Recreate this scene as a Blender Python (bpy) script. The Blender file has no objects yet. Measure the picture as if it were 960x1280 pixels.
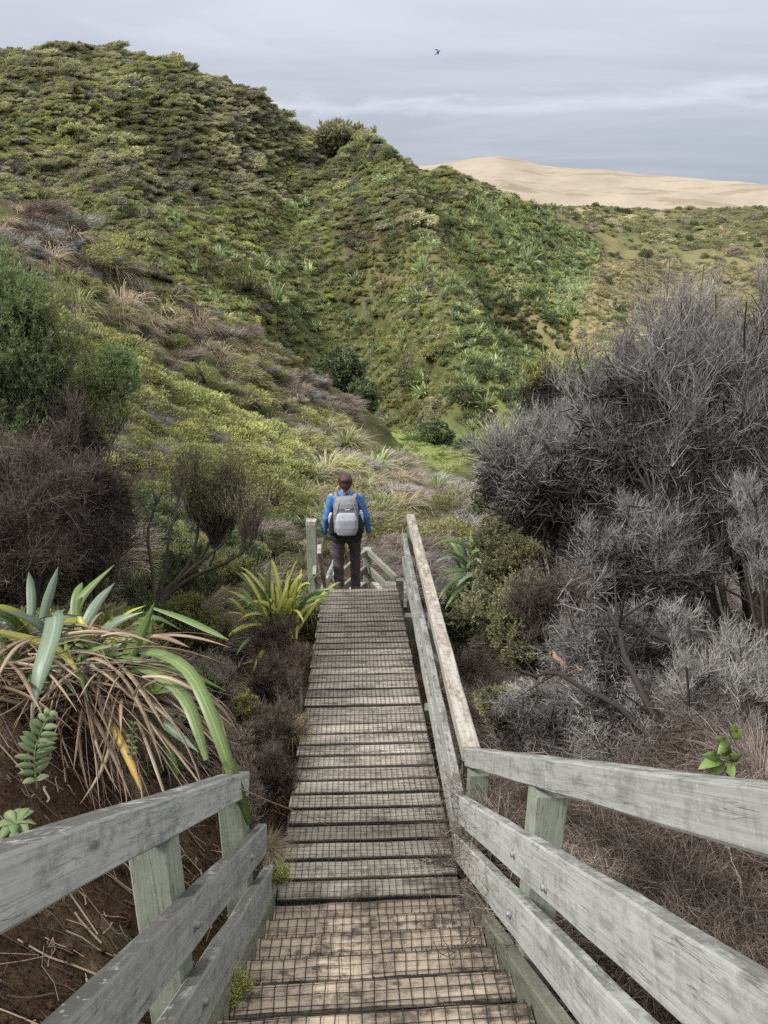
import bpy, bmesh, math, random
import numpy as np
from mathutils import Vector, Matrix
SC = bpy.context.scene
COL = SC.collection
RNG = np.random.default_rng(7)
random.seed(7)
R = math.radians
PITCH = R(20.0); F = 967.0            # camera tilt below the horizon, focal length in photo pixels (960 x 1280)
CP, SP = math.cos(PITCH), math.sin(PITCH)

def P(px, py, d):                     # photo pixel at depth d -> world point (camera at the origin, looking along +Y)
    xv = (px-480)/F*d; yv = (py-640)/F*d
    return np.array([xv, d*CP-yv*SP, -(d*SP+yv*CP)])
def PV(px, py, d): return Vector(P(px, py, d))

# ---------------------------------------------------------------- object helpers
def tag(o, label=None, cat=None, group=None, kind=None):
    if label: o['label'] = label
    if cat: o['category'] = cat
    if group: o['group'] = group
    if kind: o['kind'] = kind
    return o
def empty(name, loc=(0,0,0), label=None, cat=None, group=None):
    o = bpy.data.objects.new(name, None); COL.objects.link(o); o.location = loc
    o.empty_display_size = .1
    return tag(o, label, cat, group)
def link(name, me, parent=None, loc=None):
    o = bpy.data.objects.new(name, me); COL.objects.link(o)
    if loc is not None: o.location = loc
    if parent is not None:
        o.parent = parent
        bpy.context.view_layer.update() if False else None
    return o
def mesh_np(name, V, Fc, mats, mi=None, smooth=False):
    """V (n,3) array, Fc list of (m,k) int arrays"""
    me = bpy.data.meshes.new(name)
    V = np.asarray(V, dtype=np.float32)
    if not isinstance(Fc, list): Fc = [Fc]
    Fc = [np.asarray(f, dtype=np.int32) for f in Fc if len(f)]
    loops = np.concatenate([f.ravel() for f in Fc])
    tot = np.concatenate([np.full(len(f), f.shape[1], dtype=np.int32) for f in Fc])
    start = np.concatenate([[0], np.cumsum(tot)[:-1]]).astype(np.int32)
    me.vertices.add(len(V)); me.vertices.foreach_set('co', V.ravel())
    me.loops.add(len(loops)); me.loops.foreach_set('vertex_index', loops)
    me.polygons.add(len(tot)); me.polygons.foreach_set('loop_start', start); me.polygons.foreach_set('loop_total', tot)
    if mi is not None: me.polygons.foreach_set('material_index', np.asarray(mi, dtype=np.int32))
    if smooth: me.polygons.foreach_set('use_smooth', np.ones(len(tot), dtype=bool))
    for m in (mats if isinstance(mats, (list, tuple)) else [mats]): me.materials.append(m)
    me.update(calc_edges=True)
    return me
class Bag:                            # collects arrays of faces with a material slot each
    def __init__(s): s.V=[]; s.F=[]; s.M=[]; s.n=0
    def add(s, V, Fc, m=0):
        V = np.asarray(V).reshape(-1,3)
        s.V.append(V); s.F.append(np.asarray(Fc)+s.n); s.M.append(np.full(len(Fc), m)); s.n += len(V)
    def mesh(s, name, mats, smooth=False):
        return mesh_np(name, np.concatenate(s.V), s.F, mats, np.concatenate(s.M), smooth)
def unit(a): return a/np.maximum(np.linalg.norm(a, axis=-1, keepdims=True), 1e-9)
def tangents(Pn):
    T = np.empty_like(Pn); T[:,1:-1] = Pn[:,2:]-Pn[:,:-2]; T[:,0] = Pn[:,1]-Pn[:,0]; T[:,-1] = Pn[:,-1]-Pn[:,-2]
    return unit(T)
def ribbons(Pn, W, roll='random', fold=0.0):
    """flat ribbons through Pn (N,K,3), widths W (N,K)"""
    N, K, _ = Pn.shape
    T = tangents(Pn)
    if isinstance(roll, str) and roll == 'random':
        ref = unit(RNG.normal(size=(N,1,3)))
    else: ref = np.broadcast_to(np.array(roll, dtype=float), (N,1,3))
    S = unit(np.cross(T, np.broadcast_to(ref, T.shape)))
    W = np.broadcast_to(W, (N,K))[...,None]*.5
    idx = np.arange(N*K).reshape(N,K)
    if fold:
        Nn = np.cross(S, T)
        V = np.stack([Pn-S*W+Nn*W*fold, Pn, Pn+S*W+Nn*W*fold], axis=2).reshape(-1,3)
        b = idx*3
        q1 = np.stack([b[:,:-1], b[:,:-1]+1, b[:,1:]+1, b[:,1:]], -1).reshape(-1,4)
        q2 = q1+1
        return V, np.concatenate([q1, q2])
    V = np.stack([Pn-S*W, Pn+S*W], axis=2).reshape(-1,3)
    b = idx*2
    q = np.stack([b[:,:-1], b[:,:-1]+1, b[:,1:]+1, b[:,1:]], -1).reshape(-1,4)
    return V, q
def tubes(Pn, Rd, n=5):
    N, K, _ = Pn.shape
    T = tangents(Pn)
    ref = np.where(np.abs(T[...,2:3]) > .9, np.array([1.,0,0]), np.array([0,0,1.]))
    A = unit(np.cross(T, ref)); B = np.cross(T, A)
    Rd = np.broadcast_to(Rd, (N,K))[...,None]
    th = np.arange(n)*2*math.pi/n
    V = np.stack([Pn + A*Rd*math.cos(t) + B*Rd*math.sin(t) for t in th], axis=2)   # N,K,n,3
    idx = np.arange(N*K*n).reshape(N,K,n)
    a = idx[:,:-1]; b = idx[:,1:]
    q = np.stack([a, np.roll(a,-1,2), np.roll(b,-1,2), b], -1).reshape(-1,4)
    return V.reshape(-1,3), q
def leaves(C, D, L, Wd, flat=None):
    """diamond leaves: base C, direction D, length L, width Wd"""
    N = len(C)
    ref = unit(RNG.normal(size=(N,3))) if flat is None else flat
    S = unit(np.cross(D, ref)); L = np.broadcast_to(L,(N,))[:,None]; Wd = np.broadcast_to(Wd,(N,))[:,None]*.5
    V = np.stack([C, C+D*L*.45-S*Wd, C+D*L, C+D*L*.45+S*Wd], axis=1).reshape(-1,3)
    return V, np.arange(N*4).reshape(N,4)
def children(Pn, n, t0, t1, length, spread, K=3, up=0.0, keep=.6, jit=.15):
    """grow n side branches from every parent polyline"""
    N, Kp, _ = Pn.shape
    t = RNG.uniform(t0, t1, size=(N, n))
    f = t*(Kp-1); i = np.clip(f.astype(int), 0, Kp-2); w = (f-i)[...,None]
    rows = np.arange(N)[:,None]
    base = Pn[rows, i]*(1-w)+Pn[rows, i+1]*w
    tan = unit(Pn[rows, i+1]-Pn[rows, i])
    rnd = unit(RNG.normal(size=(N, n, 3)))
    d = unit(tan*keep + rnd*spread + np.array([0,0,up]))
    L = (length*RNG.uniform(.55, 1.25, size=(N, n)))[...,None]
    bend = unit(RNG.normal(size=(N, n, 3)))*jit + np.array([0,0,up*.5])
    s = np.linspace(0, 1, K)
    out = base[:,:,None,:] + d[:,:,None,:]*(L[:,:,None,:]*s[None,None,:,None]) + bend[:,:,None,:]*(L[:,:,None,:]*(s**2)[None,None,:,None])
    return out.reshape(N*n, K, 3)

# ---------------------------------------------------------------- noise in numpy
_perm = np.random.default_rng(3).random((256,256))
def vnoise(x, y):
    xi = np.floor(x).astype(int); yi = np.floor(y).astype(int); fx = x-xi; fy = y-yi
    fx = fx*fx*(3-2*fx); fy = fy*fy*(3-2*fy)
    g = lambda a,b: _perm[a & 255, b & 255]
    return (g(xi,yi)*(1-fx)+g(xi+1,yi)*fx)*(1-fy)+(g(xi,yi+1)*(1-fx)+g(xi+1,yi+1)*fx)*fy
def fbm(x, y, o=4):
    s = 0; a = .5; n = 0
    for k in range(o):
        s = s + a*(vnoise(x*2**k+17.3*k, y*2**k+5.1*k)-.5); n += a; a *= .5
    return s/n*2
def sstep(a, b, x):
    t = np.clip((x-a)/(b-a), 0, 1); return t*t*(3-2*t)

# ---------------------------------------------------------------- materials
def rgb(*c): return (c[0], c[1], c[2], 1)
class NT:
    def __init__(s, name):
        s.m = bpy.data.materials.new(name); s.m.use_nodes = True; s.t = s.m.node_tree; s.t.nodes.clear()
        s.out = s.t.nodes.new('ShaderNodeOutputMaterial')
    def n(s, typ, **kw):
        nd = s.t.nodes.new(typ)
        for k, v in kw.items():
            if k.startswith('i_'): nd.inputs[k[2:].replace('_',' ')].default_value = v
            else: setattr(nd, k, v)
        return nd
    def l(s, a, b): s.t.links.new(a, b)
    def noise(s, vec, scale, detail=3, rough=.6, dist=0):
        nd = s.n('ShaderNodeTexNoise'); nd.inputs['Scale'].default_value = scale; nd.inputs['Detail'].default_value = detail
        nd.inputs['Roughness'].default_value = rough; nd.inputs['Distortion'].default_value = dist
        if vec is not None: s.l(vec, nd.inputs['Vector'])
        return nd.outputs['Fac']
    def ramp(s, fac, stops):
        nd = s.n('ShaderNodeValToRGB'); e = nd.color_ramp.elements
        while len(e) < len(stops): e.new(.5)
        for k, (p, c) in enumerate(stops):
            e[k].position = p; e[k].color = c if len(c) == 4 else (*c, 1)
        s.l(fac, nd.inputs['Fac']); return nd.outputs['Color']
    def mix(s, fac, a, b, mode='MIX'):
        nd = s.n('ShaderNodeMix', data_type='RGBA', blend_type=mode)
        for sock, v in ((nd.inputs[0], fac), (nd.inputs[6], a), (nd.inputs[7], b)):
            if isinstance(v, bpy.types.NodeSocket): s.l(v, sock)
            elif isinstance(v, (tuple, list)): sock.default_value = v if len(v) == 4 else (*v, 1)
            else: sock.default_value = v
        return nd.outputs[2]
    def math(s, op, a, b=0.0, clamp=False):
        nd = s.n('ShaderNodeMath', operation=op, use_clamp=clamp)
        for k, v in enumerate((a, b)):
            if isinstance(v, bpy.types.NodeSocket): s.l(v, nd.inputs[k])
            else: nd.inputs[k].default_value = v
        return nd.outputs[0]
    def mapping(s, vec, scale=(1,1,1), loc=(0,0,0), rot=(0,0,0)):
        nd = s.n('ShaderNodeMapping'); nd.inputs['Scale'].default_value = scale; nd.inputs['Location'].default_value = loc
        nd.inputs['Rotation'].default_value = rot
        s.l(vec, nd.inputs['Vector']); return nd.outputs[0]
    def step(s, x, lo, hi):
        nd = s.n('ShaderNodeMapRange', clamp=True); nd.inputs['From Min'].default_value = lo; nd.inputs['From Max'].default_value = hi
        s.l(x, nd.inputs['Value']); return nd.outputs[0]
    def principled(s, col, rough=.8, bump=None, bstr=.3, bdist=.01, spec=.3, metal=0):
        b = s.n('ShaderNodeBsdfPrincipled')
        if isinstance(col, bpy.types.NodeSocket): s.l(col, b.inputs['Base Color'])
        else: b.inputs['Base Color'].default_value = col if len(col) == 4 else (*col, 1)
        if isinstance(rough, bpy.types.NodeSocket): s.l(rough, b.inputs['Roughness'])
        else: b.inputs['Roughness'].default_value = rough
        b.inputs['Specular IOR Level'].default_value = spec; b.inputs['Metallic'].default_value = metal
        if bump is not None:
            bn = s.n('ShaderNodeBump'); bn.inputs['Strength'].default_value = bstr; bn.inputs['Distance'].default_value = bdist
            s.l(bump, bn.inputs['Height']); s.l(bn.outputs[0], b.inputs['Normal'])
        s.l(b.outputs[0], s.out.inputs['Surface']); return b

def leaf_mat(name, cols, patch=None, pscale=.15, transl=.3, spec=.25, rough=.55, island=True, tipfade=None):
    """foliage: colour varies leaf by leaf, plant by plant and in broad patches over the ground"""
    t = NT(name); geo = t.n('ShaderNodeNewGeometry'); oi = t.n('ShaderNodeObjectInfo')
    r1 = geo.outputs['Random Per Island'] if island else oi.outputs['Random']
    k = len(cols)
    c = t.ramp(r1, [(i/(k-1) if k > 1 else 0, cols[i]) for i in range(k)])
    bright = t.math('ADD', t.math('MULTIPLY', oi.outputs['Random'], .5), .75)
    c = t.mix(1.0, c, t.combine(bright), 'MULTIPLY') if hasattr(t, 'combine') else c
    if patch:
        nz = t.noise(geo.outputs['Position'], pscale, 3, .55)
        c = t.mix(t.math('MULTIPLY', t.step(nz, .42, .6), patch[1]), c, patch[0])
    hs = t.n('ShaderNodeHueSaturation'); t.l(c, hs.inputs['Color'])
    stand = t.math('ADD', t.math('MULTIPLY', t.step(t.noise(geo.outputs['Position'], .07, 4, .6), .36, .62), .6), .66)   # stands of darker and lighter kinds
    t.l(t.math('MULTIPLY', t.math('ADD', t.math('MULTIPLY', oi.outputs['Random'], .6), .75), stand), hs.inputs['Value'])
    t.l(t.math('ADD', t.math('MULTIPLY', t.noise(geo.outputs['Position'], .9, 1), .08), .455), hs.inputs['Hue']); hs.inputs['Saturation'].default_value = .9
    c = hs.outputs[0]
    d = t.n('ShaderNodeBsdfPrincipled'); t.l(c, d.inputs['Base Color']); d.inputs['Roughness'].default_value = rough
    d.inputs['Specular IOR Level'].default_value = spec
    if transl:
        tr = t.n('ShaderNodeBsdfTranslucent'); t.l(c, tr.inputs['Color'])
        mx = t.n('ShaderNodeMixShader'); mx.inputs[0].default_value = transl
        t.l(d.outputs[0], mx.inputs[1]); t.l(tr.outputs[0], mx.inputs[2]); t.l(mx.outputs[0], t.out.inputs['Surface'])
    else: t.l(d.outputs[0], t.out.inputs['Surface'])
    return t.m
def twig_mat(name, a, b, rough=.85):
    t = NT(name); geo = t.n('ShaderNodeNewGeometry'); oi = t.n('ShaderNodeObjectInfo')
    c = t.ramp(geo.outputs['Random Per Island'], [(0, a), (.6, tuple((x+y)/2 for x, y in zip(a, b))), (1, b)])
    nz = t.noise(geo.outputs['Position'], 1.3, 2)
    c = t.mix(t.math('MULTIPLY', t.step(nz, .4, .65), .55), c, tuple(x*.55 for x in a))
    t.principled(c, rough, spec=.15)
    return t.m

MT = {}
def wood(name, base, stain, stain_amt, green=0.0, top_dark=.6, grain=1.0, edge=0.0, var=.3, lo=.45):
    t = NT(name); tc = t.n('ShaderNodeTexCoord'); oi = t.n('ShaderNodeObjectInfo'); geo = t.n('ShaderNodeNewGeometry')
    off = t.n('ShaderNodeVectorMath', operation='ADD'); t.l(tc.outputs['Object'], off.inputs[0])
    sc = t.n('ShaderNodeVectorMath', operation='SCALE'); sc.inputs[0].default_value = (37, 19, 53); t.l(oi.outputs['Random'], sc.inputs['Scale'])
    t.l(sc.outputs[0], off.inputs[1]); v = off.outputs[0]
    g1 = t.noise(t.mapping(v, (3, 60, 60)), 1.0, 4, .65, .6)
    g2 = t.noise(t.mapping(v, (1.2, 160, 160)), 1.0, 2, .5, .3)
    big = t.noise(t.mapping(v, (2.2, 7, 7)), 1.0, 4, .6)
    c = t.mix(t.step(g1, .3, .7), tuple(x*.72 for x in base), base)
    c = t.mix(t.math('MULTIPLY', t.step(g2, .52, .62), .35*grain), c, tuple(x*.45 for x in base))
    hv = t.math('ADD', t.math('MULTIPLY', oi.outputs['Random'], var), 1-var*.5)
    hs = t.n('ShaderNodeHueSaturation'); t.l(c, hs.inputs['Color']); t.l(hv, hs.inputs['Value']); c = hs.outputs[0]
    if green: c = t.mix(t.math('MULTIPLY', t.step(big, .35, .65), green), c, (.25, .31, .235))
    sp = t.noise(v, 26, 5, .72); sp2 = t.noise(t.mapping(v, (2.5, 9, 9)), 1.7, 5, .7)
    sep = t.n('ShaderNodeSeparateXYZ'); t.l(geo.outputs['Normal'], sep.inputs[0])
    upm = t.step(sep.outputs[2], .45, .85)
    st = t.math('MULTIPLY', t.step(t.math('ADD', t.math('MULTIPLY', sp, .4), t.math('MULTIPLY', sp2, .6)), .485, .585), stain_amt)
    tp = t.math('MULTIPLY', t.math('MULTIPLY', upm, t.step(t.math('ADD', t.math('MULTIPLY', sp, .4), t.math('MULTIPLY', sp2, .6)), lo, lo+.12)), top_dark)
    c = t.mix(t.math('MAXIMUM', st, tp), c, stain)
    big2 = t.noise(t.mapping(v, (1.1, 5, 5)), 1.0, 3, .6)
    c = t.mix(t.math('MULTIPLY', t.step(big2, .45, .7), .3), c, tuple(x*.55 for x in base))
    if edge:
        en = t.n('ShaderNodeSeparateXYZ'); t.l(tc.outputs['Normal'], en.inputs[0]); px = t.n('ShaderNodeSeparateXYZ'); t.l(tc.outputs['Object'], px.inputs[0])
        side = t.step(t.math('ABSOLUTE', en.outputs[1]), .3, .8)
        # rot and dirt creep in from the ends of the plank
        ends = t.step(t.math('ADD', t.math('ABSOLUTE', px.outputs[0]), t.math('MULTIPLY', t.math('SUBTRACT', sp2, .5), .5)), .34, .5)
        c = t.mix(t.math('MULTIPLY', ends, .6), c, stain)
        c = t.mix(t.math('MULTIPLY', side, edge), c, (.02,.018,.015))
    # knots
    vo = t.n('ShaderNodeTexVoronoi', feature='F1'); vo.inputs['Scale'].default_value = 1.0; t.l(t.mapping(v, (2.3, 9, 9)), vo.inputs['Vector'])
    kn = t.math('SUBTRACT', 1.0, t.step(vo.outputs['Distance'], .035, .10)); c = t.mix(t.math('MULTIPLY', kn, .55), c, (.09,.07,.05))
    dr = t.step(t.noise(t.mapping(v, (14, 3, 3)), 1.0, 4, .7), .60, .70); c = t.mix(t.math('MULTIPLY', dr, .3), c, (.12,.11,.095))
    # pale lichen dots
    li = t.step(t.noise(v, 60, 2, .5), .66, .72)
    c = t.mix(t.math('MULTIPLY', li, .4), c, (.5, .52, .46))
    # a few drying cracks along the grain
    cr = t.noise(t.mapping(v, (1.6, 45, 45), rot=(0, 0, .02)), 1.0, 3, .5)
    crk = t.math('SUBTRACT', 1.0, t.step(t.math('ABSOLUTE', t.math('SUBTRACT', cr, .5)), 0, .012))
    crk = t.math('MULTIPLY', crk, t.step(big, .43, .5))
    c = t.mix(t.math('MULTIPLY', crk, .5), c, (.03, .028, .025))
    h = t.math('SUBTRACT', t.math('ADD', g1, t.math('MULTIPLY', g2, .6)), t.math('MULTIPLY', crk, 1.5))
    t.principled(c, .85, h, .35, .004, spec=.2)
    return t.m
MT['rail'] = wood('weathered_rail_wood', (.42, .43, .415), (.085, .08, .072), .42, .1, .8, lo=.42)
MT['rail_stained'] = wood('black_stained_rail_wood', (.42, .43, .415), (.05, .047, .043), .42, .12, .95, lo=.36)
MT['rail_brown'] = wood('lichened_rail_wood', (.52, .50, .45), (.17, .13, .10), .5, .1, .85)
MT['post'] = wood('treated_post_wood', (.30, .325, .275), (.13, .14, .11), .45, .35, .5)
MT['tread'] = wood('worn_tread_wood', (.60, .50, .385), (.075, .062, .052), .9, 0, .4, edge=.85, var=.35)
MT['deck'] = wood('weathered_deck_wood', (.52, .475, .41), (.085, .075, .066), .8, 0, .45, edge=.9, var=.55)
MT['stringer'] = wood('mossy_stringer_wood', (.27, .265, .215), (.10, .10, .075), .55, .3, .6)

def simple(name, col, rough=.7, metal=0, nz=None, spec=.4, bscale=60, bstr=.2):
    t = NT(name); tc = t.n('ShaderNodeTexCoord')
    n = t.noise(tc.outputs['Object'], bscale, 4, .6)
    c = t.mix(t.step(n, .3, .7), tuple(x*.75 for x in col), tuple(min(1, x*1.12) for x in col))
    t.principled(c, rough, n, bstr, .003, spec=spec, metal=metal); return t.m
MT['wire'] = simple('rusty_galvanised_wire', (.085, .075, .066), .6, .5)
MT['bolt'] = simple('galvanised_bolt', (.26,.265,.265), .65, .4)

# ---------------------------------------------------------------- boards
def board(name, p0, p1, w, h, mat, parent, segs=8, bev=.006, jit=.002, up=(0,0,1), rough_end=0):
    """a sawn board from p0 to p1 (centre line), w across, h high"""
    p0 = Vector(p0); p1 = Vector(p1); X = (p1-p0); L = X.length; X.normalize()
    up = Vector(up); Y = up.cross(X); Y.normalize(); Z = X.cross(Y)
    rnd = random.Random(hash((round(p0.x,3), round(p0.y,3), round(p1.z,3), len(name))) & 0xffff)
    bm = bmesh.new(); rings = []
    b = bev
    prof = [(-w/2+b,-h/2),(w/2-b,-h/2),(w/2,-h/2+b),(w/2,h/2-b),(w/2-b,h/2),(-w/2+b,h/2),(-w/2,h/2-b),(-w/2,-h/2+b)]
    for k in range(segs+1):
        x = -L/2+L*k/segs; oy = rnd.uniform(-jit, jit); oz = rnd.uniform(-jit, jit)
        rings.append([bm.verts.new((x+(rnd.uniform(-rough_end, rough_end) if k in (0, segs) else 0), y+oy+rnd.uniform(-jit,jit)*.4, z+oz+rnd.uniform(-jit,jit)*.4)) for y, z in prof])
    for a, c in zip(rings, rings[1:]):
        for i in range(8): bm.faces.new((a[i], a[(i+1)%8], c[(i+1)%8], c[i]))
    bm.faces.new(rings[0][::-1]); bm.faces.new(rings[-1])
    bmesh.ops.recalc_face_normals(bm, faces=bm.faces)
    me = bpy.data.meshes.new(name); bm.to_mesh(me); bm.free(); me.materials.append(mat)
    o = bpy.data.objects.new(name, me); COL.objects.link(o)
    M = Matrix((X, Y, Z)).transposed().to_4x4(); M.translation = (p0+p1)/2
    if parent is not None:
        o.parent = parent; M = Matrix.Translation(-parent.location) @ M
    o.matrix_local = M if parent is not None else M
    return o
# ================================================================= terrain
def tps_fit(X, z, lam=1e-3):
    n = len(X); D = np.linalg.norm(X[:,None]-X[None], axis=-1)
    K = np.where(D > 0, D**2*np.log(np.maximum(D,1e-9)), 0)+lam*np.eye(n)
    Q = np.concatenate([np.ones((n,1)), X], 1); A = np.block([[K, Q],[Q.T, np.zeros((3,3))]])
    s = np.linalg.solve(A, np.concatenate([z, np.zeros(3)]))
    return X, s[:n], s[n:]
def tps_eval(m, Y):
    X, w, a = m; out = np.empty(len(Y))
    for i in range(0, len(Y), 40000):
        y = Y[i:i+40000]; D = np.linalg.norm(y[:,None]-X[None], axis=-1)
        out[i:i+40000] = np.where(D > 0, D**2*np.log(np.maximum(D,1e-9)), 0)@w + a[0]+y@a[1:]
    return out
# near ground: x, y, z
NEARP = np.array([
 (0,-6,-1.9),(-4,-6,-.8),(4,-6,-1.6),(0,-2,-1.9),(0,.5,-1.95),(0,1.5,-2.55),(0,3,-3.5),(-.1,5,-3.85),(-.2,8.5,-4.55),(-.3,10.5,-5.7),
 (-1.0,.5,-1.7),(-1.0,1.6,-2.15),(-1.0,2.4,-2.65),(-1.0,3.2,-3.0),(-1.45,2.9,-2.0),(-1.6,2.0,-1.75),(-2.3,3,-1.65),(-4,3,-.7),(-2,0,-1.1),(-4,0,-.3),
 (-1.7,4.6,-3.0),(-2.5,4.6,-2.5),(-3.2,6,-2.4),(-1.5,6,-3.5),(-.9,5,-3.75),(-.9,8,-4.4),(-2.4,9.5,-4.25),(-5,6,-1.7),(-6,10,-2.9),(-8,6,-.8),(-9,11,-2.2),
 (.8,.5,-2.3),(.8,1.6,-2.9),(.9,3,-3.75),(1,5,-4.3),(.9,8.5,-4.9),(2,2,-3.2),(2.5,4,-4.1),(3.5,7,-4.8),(5,3,-3.3),(6,7,-4.2),(3,10,-5.4),(9,5,-2.6),(9,11,-4.2),(3,0,-2.6),(7,0,-2.0),
 (-1,12,-5.2),(1,12,-5.9),(3,14,-6.6),(-3.5,14,-5.2),(6,14,-6.4),(-7,15,-4.2),(12,14,-4.5)], dtype=float)
near_m = tps_fit(NEARP[:,:2], NEARP[:,2], 1e-2)
# far ground: photo pixel and depth
FARP = [
 # foot of the spur, behind the walk
 (300,705,12,),(430,690,13),(560,690,14),(700,690,14),(860,690,15),(1000,640,16),(120,640,12),(-60,600,13),
 (300,600,20),(200,560,18),(100,500,20),(0,450,20),(-150,420,22),(430,600,25),(520,630,24),(600,650,22),(700,640,24),(820,620,26),(960,560,30),(1150,520,32),
 (380,560,30),(470,585,32),(250,500,28),(130,420,28),(0,360,28),(-200,290,30),
 # crest of the spur
 (-200,200,38),(0,290,36),(100,340,38),(170,375,39),(240,410,41),(320,465,43),(400,512,45),(450,535,46),(500,572,45),(560,610,42),(600,620,40),
 # valley floor behind it
 (240,440,62),(320,480,64),(400,528,66),(470,550,66),(500,548,68),(560,553,68),(600,560,60),(640,560,52),(700,545,50),(780,540,52),(0,330,62),(100,370,62),(-200,230,66),
 # main hill face
 (440,490,78),(520,515,78),(350,430,84),(250,360,90),(120,300,94),(0,240,98),(-200,170,100),
 (420,400,98),(500,430,90),(550,470,84),(300,300,108),(180,220,116),(60,160,124),(-200,100,126),(380,260,122),(440,300,116),
 (280,170,136),(180,110,142),(80,85,146),(360,200,138),(0,75,148),
 # skyline
 (-200,68,152),(0,72,156),(100,72,158),(190,80,160),(280,106,162),(320,132,164),(390,174,166),(405,172,160),(430,180,154),(452,186,158),(470,186,164),(520,220,170),
 # the rib
 (470,205,140),(510,280,124),(545,350,108),(580,430,93),(605,510,80),
 # behind the rib, hillside to the right
 (560,250,160),(580,330,138),(600,400,118),(615,470,98),(625,530,82),(640,300,175),(680,360,150),(640,430,120),(650,500,92),
 (560,224,185),(600,236,200),(650,254,215),(700,270,230),(740,292,235),(780,318,225),(800,335,215),
 (700,330,185),(730,370,160),(700,410,138),
 # right side of the valley
 (760,420,135),(800,380,165),(720,470,100),(800,460,105),(880,420,130),(960,380,160),(1100,330,190),(900,340,210),(860,310,260),(960,300,290),(1100,290,300),
 (800,290,330),(740,275,380),(860,270,420),(960,264,430),(1100,262,440),(700,262,430),(1250,262,420),
 # behind the skyline
 (-200,80,230),(0,90,230),(190,110,235),(320,170,240),(430,220,240),(520,250,240),(600,262,300),(650,268,330),(0,200,400),(300,250,420),(500,268,430),
 (1400,500,40),(1400,420,90),(1400,330,180),(-500,350,20),(-500,200,40),(-500,150,90),(-500,60,150),(-500,120,240),
 (0,262,560),(500,270,560),(960,268,560),(1300,268,560)]
_w = np.array([P(*p) for p in FARP]); _r = np.hypot(_w[:,0], _w[:,1])
AZS = 3.0
far_m = tps_fit(np.stack([np.arctan2(_w[:,0], _w[:,1])*AZS, np.log(_r)*1.6], 1), _w[:,2]/_r, 2e-4)
def polydist(x, y, poly):
    d = np.full(x.shape, 1e9); sg = np.zeros(x.shape)
    for (x0,y0),(x1,y1) in zip(poly[:-1], poly[1:]):
        vx, vy = x1-x0, y1-y0; t = np.clip(((x-x0)*vx+(y-y0)*vy)/(vx*vx+vy*vy), 0, 1)
        dx = x-x0-t*vx; dy = y-y0-t*vy; q = np.hypot(dx, dy); m = q < d
        d = np.where(m, q, d); sg = np.where(m, np.sign(vx*dy-vy*dx), sg)
    return d, sg
def world_line(pts): return [tuple(P(*p)[:2]) for p in pts]
# rib of the hill, its shaded gully, and smaller ribs: (line, height, width, hollow depth, hollow offset to the + side, hollow width)
RIBS = [(world_line([(462,215,145),(475,232,139),(500,265,126),(540,345,108),(578,430,93),(604,515,79)]), 5.5, 7, 7.5, 13, 9),
        (world_line([(565,232,178),(600,280,158),(635,325,150),(665,380,138)]), 4.0, 6, 3.5, 12, 8),
        (world_line([(190,82,160),(300,190,132),(400,300,112)]), 2.5, 7, 2.0, 12, 9),
        (world_line([(60,90,150),(120,210,118),(200,330,96)]), 2.5, 7, 2.0, 12, 9),
        (world_line([(330,130,160),(385,215,140),(440,300,116),(500,400,96)]), 1.8, 6, 1.5, 10, 8),
        (world_line([(800,335,215),(760,370,175),(730,420,140)]), 2.5, 8, 2.0, 14, 10)]
SPUR = world_line([(-200,200,37),(0,290,36),(100,340,38),(170,375,39),(240,410,41),(320,465,43),(400,512,45),(470,555,45)])
def bumps(x, y, r):
    b = fbm(x/22, y/22, 4)*2.2*sstep(40, 110, r)
    # furrows running down the hill faces
    b = b + (np.abs(fbm(x/7+3, y/16, 3))-.25)*2.4*sstep(60, 100, r)*(1-sstep(260, 420, r)*.5)
    b = b + fbm(x/4.5, y/4.5, 3)*.55*sstep(14, 25, r)
    b = b + fbm(x/1.6, y/1.6, 3)*.16*sstep(6, 14, r)
    b = b + fbm(x/.5, y/.5, 3)*.05
    m = r > 60
    if m.any():
        xm, ym = x[m]+fbm(x[m]/12, y[m]/12, 3)*5, y[m]+fbm(x[m]/12+7, y[m]/12, 3)*5; add = np.zeros(xm.shape)
        for poly, hh, ww, hd, ho, hw in RIBS:
            d, sg = polydist(xm, ym, poly); s = d*np.where(sg < 0, 1, -1)
            add += hh*np.exp(-d/ww) - hd*np.exp(-((s-ho)/hw)**2)
        b[m] += add*sstep(66, 80, r[m])
    m = (r > 22) & (r < 66)
    if m.any():
        xm, ym = x[m]+fbm(x[m]/4, y[m]/4, 3)*1.2, y[m]+fbm(x[m]/4+7, y[m]/4, 3)*1.2
        d, sg = polydist(xm, ym, SPUR); s = d*np.where(sg > 0, 1, -1)
        b[m] += (2.2*np.exp(-d/3.0)-2.8*np.exp(-((s-8)/5.5)**2)+.5*np.exp(-((s+5)/1.2)**2)*(fbm(xm/5, ym/5, 2)+.2))*sstep(22, 28, r[m])*(1-sstep(58, 66, r[m]))
    return b
def H(x, y, detail=True):
    x = np.atleast_1d(np.asarray(x, float)); y = np.atleast_1d(np.asarray(y, float)); r = np.hypot(x, y)
    w = sstep(11, 16, r)
    z = np.empty_like(x)
    n = w < 1; f = w > 0; zn = np.zeros_like(x); zf = np.zeros_like(x)
    if n.any(): zn[n] = tps_eval(near_m, np.stack([x[n], y[n]], 1))
    if f.any():
        az = np.clip(np.arctan2(x[f], y[f]), -1.35, 1.35)
        zf[f] = tps_eval(far_m, np.stack([az*AZS, np.log(np.maximum(r[f], 8))*1.6], 1))*r[f]
    z = zn*(1-w)+zf*w
    if detail: z = z+bumps(x, y, r)
    return z
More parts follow.
